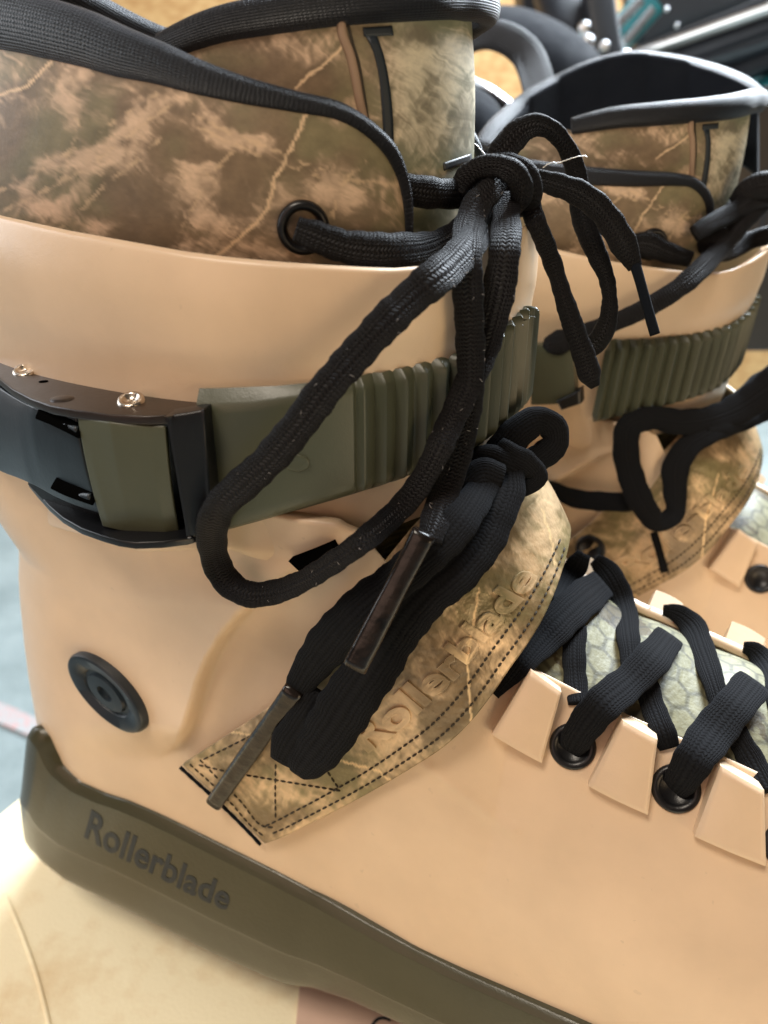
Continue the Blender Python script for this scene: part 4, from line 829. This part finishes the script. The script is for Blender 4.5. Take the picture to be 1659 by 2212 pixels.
xl([(1300, 1262, 34, 4.0), (1262, 1292, 40, 5), (1215, 1335, 42, 5), (1170, 1382, 38, 4.5), (1128, 1434, 26, 3), (1095, 1475, 14, 1.5), (1070, 1502, 9, .6)])
xl([(1228, 1628, 22, -1.0), (1240, 1604, 30, 1.8), (1264, 1566, 37, 4.2), (1302, 1521, 39, 5.2), (1365, 1468, 38, 6), (1418, 1412, 37, 6), (1446, 1375, 32, 3.5)])
xl([(1452, 1712, 24, -1.0), (1468, 1690, 32, 1.8), (1500, 1638, 41, 4.2), (1545, 1576, 42, 5.2), (1596, 1514, 40, 6), (1628, 1474, 36, 5)])
# ------------------------------------------------------------------ laces and strap end of the far skate
laceF('lace', [(1690, 400, 20, 0, 205), (1650, 435, 21, 0, 203), (1600, 485, 21, 0, 202), (1535, 560, 22, 0, 202), (1469, 620, 22, 0, 204), (1390, 668, 21, 0, 207), (1307, 704, 20, 0, 212), (1240, 728, 22, 0, 217), (1190, 742, 22, 0, 220), (1175, 740, 10, 0, 221)], mtL, thick=.5)
laceF('lace', [(1500, 505, 18, 4), (1540, 480, 20, 5), (1590, 455, 22, 0, 204), (1640, 425, 24, 0, 200), (1690, 410, 24, 0, 200)], mtL, thick=.5)
laceF('knot_wrap', [(1590, 440, 20, 0, 204), (1620, 410, 26, 0, 200), (1660, 400, 28, 0, 198), (1700, 420, 28, 0, 198)], mtL, thick=.6)
laceF('lace', [(1600, 470, 22, 0, 208), (1560, 500, 24, 0, 210), (1530, 530, 24, 0, 212), (1560, 545, 20, 0, 214), (1620, 520, 20, 0, 212), (1690, 500, 20, 0, 210)], mtL, thick=.5)
laceF('lace', [(1330, 545, 12, 2), (1362, 530, 20, 3), (1395, 528, 26, 3.5), (1440, 545, 22, 4), (1490, 560, 16, 4)], mtL, thick=.5)
laceF('bow_loop', [(1700, 800, 34, 0, 214), (1650, 845, 36, 0, 216), (1600, 880, 34, 0, 217), (1547, 902, 30, 0, 218), (1470, 912, 28, 0, 219), (1400, 904, 26, 0, 218), (1360, 922, 27, 0, 216), (1352, 972, 28, 0, 214), (1365, 1035, 27, 0, 213), (1390, 1092, 27, 0, 212), (1424, 1128, 22, 0, 213), (1455, 1112, 20, 0, 215), (1458, 1060, 25, 0, 217), (1460, 1008, 28, 0, 219), (1487, 965, 26, 0, 221), (1540, 932, 24, 0, 222), (1610, 905, 24, 0, 222), (1700, 860, 26, 0, 220)], mtF, thick=.22)
laceF('bow_loop', [(1520, 925, 26, 0, 226), (1580, 900, 36, 0, 226), (1650, 850, 44, 0, 226), (1720, 800, 44, 0, 226)], mtF, thick=.3)
laceF('lace', [(1165, 1045, 14, 2), (1200, 1060, 17, 2.5), (1240, 1076, 21, 2.5), (1300, 1083, 21, 2.5), (1365, 1085, 21, 2.5)], mtF, thick=.25)
laceF('lace', [(1412, 1150, 8, 1.0), (1424, 1190, 8, 1.0), (1436, 1236, 9, 1.0)], mtF, thick=.3)
def farpart(name, V, F, mt, **k): return build(name, un_far(V), F, mt, SK2, **k)
q = FAR(1276, 1186)
if q: V, F = ring_lathe(q[0], q[1], [(4.6, -1), (4.7, .3), (4.2, .8), (3.1, .6), (2.8, 0), (0, 0)], 32); farpart('eyelet', V, F, M['black'])
w_ = -114 + 53
V, F = slab([at_w(1150, 745, w_), at_w(1238, 740, w_), at_w(1246, 868, w_), at_w(1150, 872, w_)], 2.0, 3.5); farpart('strap_end', V, F, M['olive'], smooth='auto')
V, F = slab([at_w(1206, 862, w_ + 1), at_w(1256, 838, w_ + 1), at_w(1258, 868, w_ + 1), at_w(1216, 882, w_ + 1)], 2.5, 3.0); farpart('strap_end_cap', V, F, M['black'], smooth='auto')
top_ = cr(np.array([(1040, 330), (1062, 292), (1093, 259), (1145, 218), (1205, 185), (1284, 150), (1363, 134), (1443, 141), (1500, 153), (1559, 171), (1610, 196), (1640, 225)], float), 60)
wq = lambda x: L(x, [1040, 1120, 1200, 1300, 1400, 1500, 1640], [-108, -136, -148, -154, -156, -153, -140])
Gq = np.array([[at_w(x, y + 8 * k, wq(x) + .5 * k) for k in range(22)] for x, y in top_]); V, F, _ = sheet(Gq, 5.0); farpart('rear_collar', V, F, M['lining'])
Pq = Gq[:, 0]; V, F, UV = tube3(Pq, 3.4, 3.0, facing=(0.2, .5, .8), ns=18); farpart('rear_collar_edging', V, F, M['roll'], uv=UV)
P = np.array([at_d(x, y, dd) for x, y, dd in cr(np.array([(960, 150, 300), (1000, 92, 300), (1050, 74, 298), (1096, 84, 296), (1136, 115, 294), (1158, 165, 290), (1168, 225, 286), (1172, 260, 284)], float), 60)])
V, F, UV = tube3(P, 6.2, 0.8, ns=20, exp=3.5, facing=(0.1, .92, .45)); farpart('pull_loop', V, F, M['roll'], uv=UV)
# ------------------------------------------------------------------ what the skates stand on
def prism(name, poly, z0, z1, mt, label=None, cat=None, kind=None, group=None, parent=None, bevel=0, col=None):
    n = len(poly); V = [(x, y, z0) for x, y in poly] + [(x, y, z1) for x, y in poly]
    F = [tuple(range(n)), tuple(range(2 * n - 1, n - 1, -1))] + [(i, (i + 1) % n, (i + 1) % n + n, i + n) for i in range(n)]
    o = build(name, np.array(V) * 1000, F, mt, parent, smooth=False, frame='world', bevel=bevel * 1000); return tag(o, label, cat, group, kind)
def wxy(P): Q = np.asarray(P) @ BAS; return Q[:2] * .001
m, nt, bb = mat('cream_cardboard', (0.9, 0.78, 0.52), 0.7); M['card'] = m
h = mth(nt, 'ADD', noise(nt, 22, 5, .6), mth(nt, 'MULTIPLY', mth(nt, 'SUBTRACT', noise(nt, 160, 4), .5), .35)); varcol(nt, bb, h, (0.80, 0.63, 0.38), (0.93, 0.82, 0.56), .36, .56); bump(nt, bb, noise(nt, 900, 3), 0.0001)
M['pink'] = plastic('pink_paper', (0.68, 0.47, 0.36), 0.6)
a, b = wxy(at_z(0, 1755, ZOFF)), wxy(at_z(80, 1690, ZOFF)); dr = (b - a) / np.linalg.norm(b - a); pr = np.array([dr[1], -dr[0]])
p0 = a - dr * 0.16; p1 = b + dr * 0.045; t0 = 0.40
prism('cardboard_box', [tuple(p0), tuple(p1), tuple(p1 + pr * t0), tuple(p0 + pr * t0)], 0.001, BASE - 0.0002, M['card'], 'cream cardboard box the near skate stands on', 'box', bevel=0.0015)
c0 = wxy(np.array([-40., -72, 0])); dx_ = D3[:2] * 1; nx_ = N3[:2]
f0 = np.array([0, 0]) + DF[0] * .001 * D3[:2] + (-0.072) * N3[:2]
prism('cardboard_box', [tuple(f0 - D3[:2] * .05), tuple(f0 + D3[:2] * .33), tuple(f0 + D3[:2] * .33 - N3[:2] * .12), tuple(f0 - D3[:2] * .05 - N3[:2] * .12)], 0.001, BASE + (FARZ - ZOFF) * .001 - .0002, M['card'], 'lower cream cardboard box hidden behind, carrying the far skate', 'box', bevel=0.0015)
# crease in the board and the pink paper
K = np.array([wxy(at_z(x, y, ZOFF)) for x, y in ((647, 2140), (636, 2212), (620, 2300), (1500, 2600), (1500, 2150))])
K = np.array([wxy(at_z(x, y, ZOFF)) for x, y in ((649, 2120), (640, 2212), (628, 2330), (1250, 2330), (1250, 2120))])
pp = prism('paper_label', [tuple(k) for k in K], BASE, BASE + 0.0006, M['pink'], 'pale pink paper label with a black letter under the sole', 'label')
bx_ = [o for o in sc.collection.objects if o.name == 'cardboard_box'][0]
K = np.array([CAMW - CAMW + at_z(x, y, ZOFF) for x, y in cr(np.array([(10, 1930), (45, 2010), (80, 2110), (112, 2240), (150, 2400)], float), 30)]); P = np.c_[np.array([wxy(k) * 1000 for k in K]), np.full(30, BASE * 1000)]
V, F, UV = tube3(P, .55, .22, facing=(0, 0, 1), ns=12); build('fold_ridge', V, F, M['card'], bx_, frame='world')
V, F = text_mesh('C', extrude=0.0, offset=0.0); c = wxy(at_z(822, 2222, ZOFF + .6)); V2 = np.array([[c[0] * 1000 + (v[0] - .35) * 9, c[1] * 1000 + (v[1] - .35) * 9, (BASE + 0.0009) * 1000] for v in V])
build('letter', V2, F, M['ink'], pp, frame='world', smooth=False, recalc=False)
M['floor'] = None
m, nt, bb = mat('painted_concrete_floor', (0.42, 0.50, 0.50), 0.5); h = noise(nt, 9, 6, .65); varcol(nt, bb, h, (0.14, 0.18, 0.185), (0.25, 0.30, 0.305), .3, .7); bump(nt, bb, noise(nt, 60, 4), .002); M['floor'] = m
fl = build('floor', np.array([(-6000, -4000, 0), (6000, -4000, 0), (6000, 4000, 0), (-6000, 4000, 0)], float), [(0, 1, 2, 3)], m, frame='world', smooth=False, recalc=False); tag(fl, 'blue grey painted concrete floor', None, None, 'structure')
def on_floor(x, y): r = cray(x, y); t = CAMW[2] / -r[2]; return (CAMW + r * t)[:2] * .001
m, nt, bb = mat('worn_red_paint', (0.55, 0.17, 0.14), 0.6); h = noise(nt, 160, 5, .7); varcol(nt, bb, h, (0.27, 0.33, 0.34), (0.46, 0.20, 0.18), .42, .7)
A, B = on_floor(-60, 1520), on_floor(160, 1612); dd_ = (B - A) / np.linalg.norm(B - A); e = np.array([-dd_[1], dd_[0]]) * .011
prism('floor_line', [tuple(A - e), tuple(B - e), tuple(B + e), tuple(A + e)], 0.0, 0.004, m, 'worn red painted line across the floor', None, 'structure')
# ------------------------------------------------------------------ wall and workshop things behind
m, nt, bb = mat('pressed_wood_board', (0.5, 0.3, 0.12), 0.75); v = nd(nt, 'ShaderNodeTexVoronoi'); v.inputs['Scale'].default_value = 45; tc = nd(nt, 'ShaderNodeTexCoord'); mp = nd(nt, 'ShaderNodeMapping'); mp.inputs['Scale'].default_value = (1, 1, 2.6); nt.links.new(tc.outputs['Object'], mp.inputs[0]); nt.links.new(mp.outputs[0], v.inputs['Vector'])
h = mth(nt, 'ADD', mth(nt, 'MULTIPLY', v.outputs['Distance'], .6), mth(nt, 'MULTIPLY', noise(nt, 14, 5), .7)); varcol(nt, bb, h, (0.62, 0.40, 0.17), (0.42, 0.22, 0.075), .35, .85)
wl_ = build('back_wall', np.array([(-6000, 1500, 0), (6000, 1500, 0), (6000, 1500, 2600), (-6000, 1500, 2600), (-6000, 1540, 0), (6000, 1540, 0), (6000, 1540, 2600), (-6000, 1540, 2600)], float), [(0, 1, 2, 3), (7, 6, 5, 4), (0, 4, 5, 1), (3, 2, 6, 7), (0, 3, 7, 4), (1, 5, 6, 2)], m, frame='world', smooth=False); tag(wl_, 'mottled orange pressed wood wall in the background', 'wall')
def WD(x, y, dep): return (CAMW + cray(x, y) * dep)
def bar(name, pts, hx, hz, mt, label=None, cat=None, parent=None, exp=6, ns=24, facing=(0, -.5, 1.0), group=None):
    P = np.array([WD(*p) for p in pts]); 
    if len(P) == 2: P = np.linspace(P[0], P[1], 6)
    else: P = cr(P, 40)
    V, F, UV = tube3(P, hx, hz, facing=facing, ns=ns, exp=exp); return tag(build(name, V, F, mt, parent, uv=UV, frame='world', smooth='auto'), label, cat, group)
M['teal'] = plastic('teal_paint', (0.02, 0.16, 0.18), 0.35); M['red'] = plastic('red_plastic', (0.5, 0.09, 0.05), 0.4)
M['dark'] = plastic('dark_grey_metal', (0.011, 0.014, 0.020), 0.45, Specular_IOR_Level=0.35); M['silverflat'] = plastic('brushed_aluminium', (0.80, 0.78, 0.74), 0.30, Metallic=0.9)
# long rail with a bright top edge
rl = bar('metal_rail', [(1352, 168, 560), (1700, 40, 470)], 13, 14, M['dark'], 'long dark metal rail with bright top edge crossing the upper right corner', 'rail', facing=(0, -1, .35))
bar('top_edge', [(1340, 133, 540), (1700, 6, 450)], 2.3, 4, M['silverflat'], parent=rl, facing=(0, -1, .35))
bar('lower_ridge', [(1400, 172, 532), (1700, 75, 445)], 1.6, 3, M['dark'], parent=rl, facing=(0, -1, .35))
V, F = ring_lathe(WD(1349, 130, 548), [0, -1, .3], [(5.5, 0), (5.5, 4), (4, 5), (0, 5)], 24); build('end_cap', V, F, M['silver'], rl, frame='world')
bar('metal_rail', [(1400, 60, 680), (1560, -10, 640), (1720, -70, 600)], 20, 14, M['dark'], 'black rail running above the bright edged rail', 'rail', facing=(0, -1, .3))
bar('metal_rail', [(1400, 245, 560), (1560, 165, 520), (1720, 95, 480)], 9, 8, M['dark'], 'thin dark rail below the bright edged rail', 'rail', facing=(0, -1, .3))
ps = bar('rack_post', [(1285, -60, 520), (1300, 60, 520), (1318, 170, 520)], 10, 9, M['dark'], 'upright black metal post with silver bolts behind the skates', 'post', facing=(0, -1, 0))
for x, y, r in ((1268, 92, 5), (1262, 60, 4), (1305, 100, 3.4), (1345, 128, 4)): V, F = ring_lathe(WD(x, y, 508), [-.2, -1, .3], [(r, -3), (r, 1), (r * .7, 2.4), (0, 2.6)], 24); build('bolt', V, F, M['silver'], ps, frame='world')
bar('mechanism_arm', [(1215, -30, 560), (1240, 40, 545), (1270, 90, 530)], 22, 14, M['dark'], 'dark mechanism arm beside the upright black post', 'arm', exp=3, facing=(0, -1, 0))
tb_ = bar('teal_tube', [(1335, 80, 620), (1400, 10, 620)], 13, 11, M['teal'], 'short teal tube with two chrome rods, beside the black post', 'tube', facing=(0, -1, .2))
bar('chrome_rod', [(1326, 62, 592), (1384, 2, 592)], 3.4, 3, M['silver'], parent=tb_, facing=(0, -1, .2)); bar('chrome_rod', [(1346, 96, 592), (1408, 22, 592)], 3.0, 3, M['silver'], parent=tb_, facing=(0, -1, .2))
def ball(name, x, y, dep, r, mt, label, cat, sq=(1, 1, 1), tilt=0, group=None):
    c = WD(x, y, dep); prof = [(r * math.sin(a), -r * math.cos(a)) for a in np.linspace(0.02, math.pi - .02, 22)]
    V, F = ring_lathe(np.zeros(3), [0, 0, 1], prof, 40); V = V * np.array(sq); R = np.array(Matrix.Rotation(tilt, 3, 'Y')); V = V @ R.T + c
    return tag(build(name, V, F, mt, None, frame='world'), label, cat, group)
# dark padded boot shapes behind the pair
def dome(name, outline, dep, thick, mt, label, rim=None):
    """rounded solid whose outline follows the photo line, with real depth."""
    K = cr(np.array(outline + [outline[0]], float), 81)[:-1]; c = K.mean(0); n = 14; G = np.zeros((80, 2 * n - 1, 3))
    for i in range(80):
        for j in range(2 * n - 1):
            a = -math.pi / 2 + math.pi * j / (2 * n - 2); k = max(0.01, math.cos(a)) ** .7; xy = c + (K[i] - c) * k; G[i, j] = WD(xy[0], xy[1], dep + thick * math.sin(a))
    V = G.reshape(-1, 3); F = grid_faces(80, 2 * n - 1, True); return tag(build(name, V, F, mt, None, frame='world'), label, 'boot', 'dark boots behind the pair')
b1 = dome('black_boot', [(985, 40), (1040, 16), (1100, 11), (1178, 32), (1240, 66), (1290, 110), (1330, 180), (1300, 300), (1200, 360), (1080, 330), (1120, 240), (1150, 190), (1110, 130), (1040, 90), (985, 80)][0:8] + [(1180, 330), (1140, 250), (1150, 180), (1110, 120), (1050, 80), (990, 75)], 420, 30, M['lining'], 'large black rounded boot behind the far skate pull loop')
b2 = dome('black_boot', [(1000, 190), (1040, 195), (1072, 220), (1092, 260), (1110, 300), (1110, 400), (1000, 420), (980, 300)], 335, 22, M['lining'], 'small black boot edge just right of the near camouflage tongue')
bar('metal_strip', [(1018, 178, 350), (1060, 200, 345), (1110, 238, 345)], 2.0, 2.2, M['silver'], 'thin bright metal strip between the two black boots', 'strip')
bar('metal_strip', [(1020, 206, 352), (1062, 226, 349), (1104, 250, 349)], 1.4, 1.4, M['dark'], 'thin dark metal strip just below the bright strip', 'strip')
ball('chrome_knob', 1104, 238, 352, 4.2, M['silver'], 'round chrome knob at the end of the bright metal strip', 'knob')
ball('chrome_knob', 1541, 42, 760, 9, M['silver'], 'chrome knob above the long rail near the top right corner', 'knob')
bar('teal_bottle', [(1470, 32, 820), (1478, 78, 820)], 15, 15, M['teal'], 'teal bottle on the far shelf above the rail', 'bottle', exp=2); bar('red_bottle', [(1506, 30, 830), (1512, 76, 830)], 7, 8, M['red'], 'red bottle next to the teal bottle', 'bottle', exp=2)
bar('teal_case', [(1560, 235, 560), (1720, 195, 500)], 14, 18, M['teal'], 'teal case partly hidden behind the far skate tongue', 'case', facing=(0, -1, .4)); bar('case_edge', [(1545, 205, 556), (1720, 150, 496)], 2.6, 6, M['silver'], 'bright edge strip lying above the teal case', 'strip', facing=(0, -1, .4))
bar('tool_block', [(1590, 25, 700), (1640, 5, 690)], 22, 16, M['dark'], 'dark tool block in the top right corner', 'tool', exp=3); bar('tool_block', [(1345, 20, 700), (1430, 70, 700), (1460, 110, 700)], 26, 18, M['dark'], 'dark tool block behind the teal tube', 'tool', exp=3)
ball('chrome_knob', 1610, 12, 690, 6, M['silver'], 'small chrome knob on the dark tool block in the corner', 'knob')

def block(name, x0, y0, x1, y1, dep, th_, mt, label, cat, tilt=0.0):
    c = WD((x0 + x1) / 2, (y0 + y1) / 2, dep); hx, hz = abs(x1 - x0) / 2 * dep / FPX, abs(y1 - y0) / 2 * dep / FPX; V = []
    for dy in (0, th_):
        for a, b in ((-1, -1), (1, -1), (1, 1), (-1, 1)):
            X_, Z_ = a * hx, b * hz; V.append(c + [X_ * math.cos(tilt) - Z_ * math.sin(tilt), dy, X_ * math.sin(tilt) + Z_ * math.cos(tilt)])
    return tag(build(name, np.array(V), [(0, 1, 2, 3), (7, 6, 5, 4), (0, 4, 5, 1), (1, 5, 6, 2), (2, 6, 7, 3), (3, 7, 4, 0)], mt, None, frame='world', smooth='auto', bevel=2.0), label, cat)
block('equipment_case', 1645, 215, 1900, 760, 420, 60, M['dark'], 'tall dark case at the right edge beside the far skate', 'case')
block('tool_rack', 1380, -80, 1560, 110, 900, 60, M['dark'], 'dark rack panel on the wall above the long rail', 'rack', .25)
block('tool_rack', 1560, 90, 1760, 260, 880, 60, M['dark'], 'dark rack panel under the long rail at the right edge', 'rack', -.15)
block('tool_rack', 1130, -90, 1300, 60, 800, 60, M['dark'], 'dark rack panel behind the upright post', 'rack', .1)
block('small_box', 1575, 40, 1602, 85, 850, 30, M['teal'], 'little teal box next to the red bottle', 'box', .1)
block('small_box', 1625, 60, 1650, 95, 845, 30, M['red'], 'little red box at the right edge above the rail', 'box', -.1)
for i, (x, y, t) in enumerate(((1440, 20, 'near the top edge above the rail'), (1462, 55, 'beside the teal bottle'), (1480, 95, 'just above the bright rail edge'), (1580, 130, 'just under the long rail'), (1608, 170, 'lowest, at the right edge above the teal case'), (1530, 150, 'beneath the middle of the long rail'))):
    ball('metal_bolt', x, y, 640 + 7 * i, 1.9, M['silver'], 'small bright bolt ' + t, 'bolt', group='bright bolts among the racks')
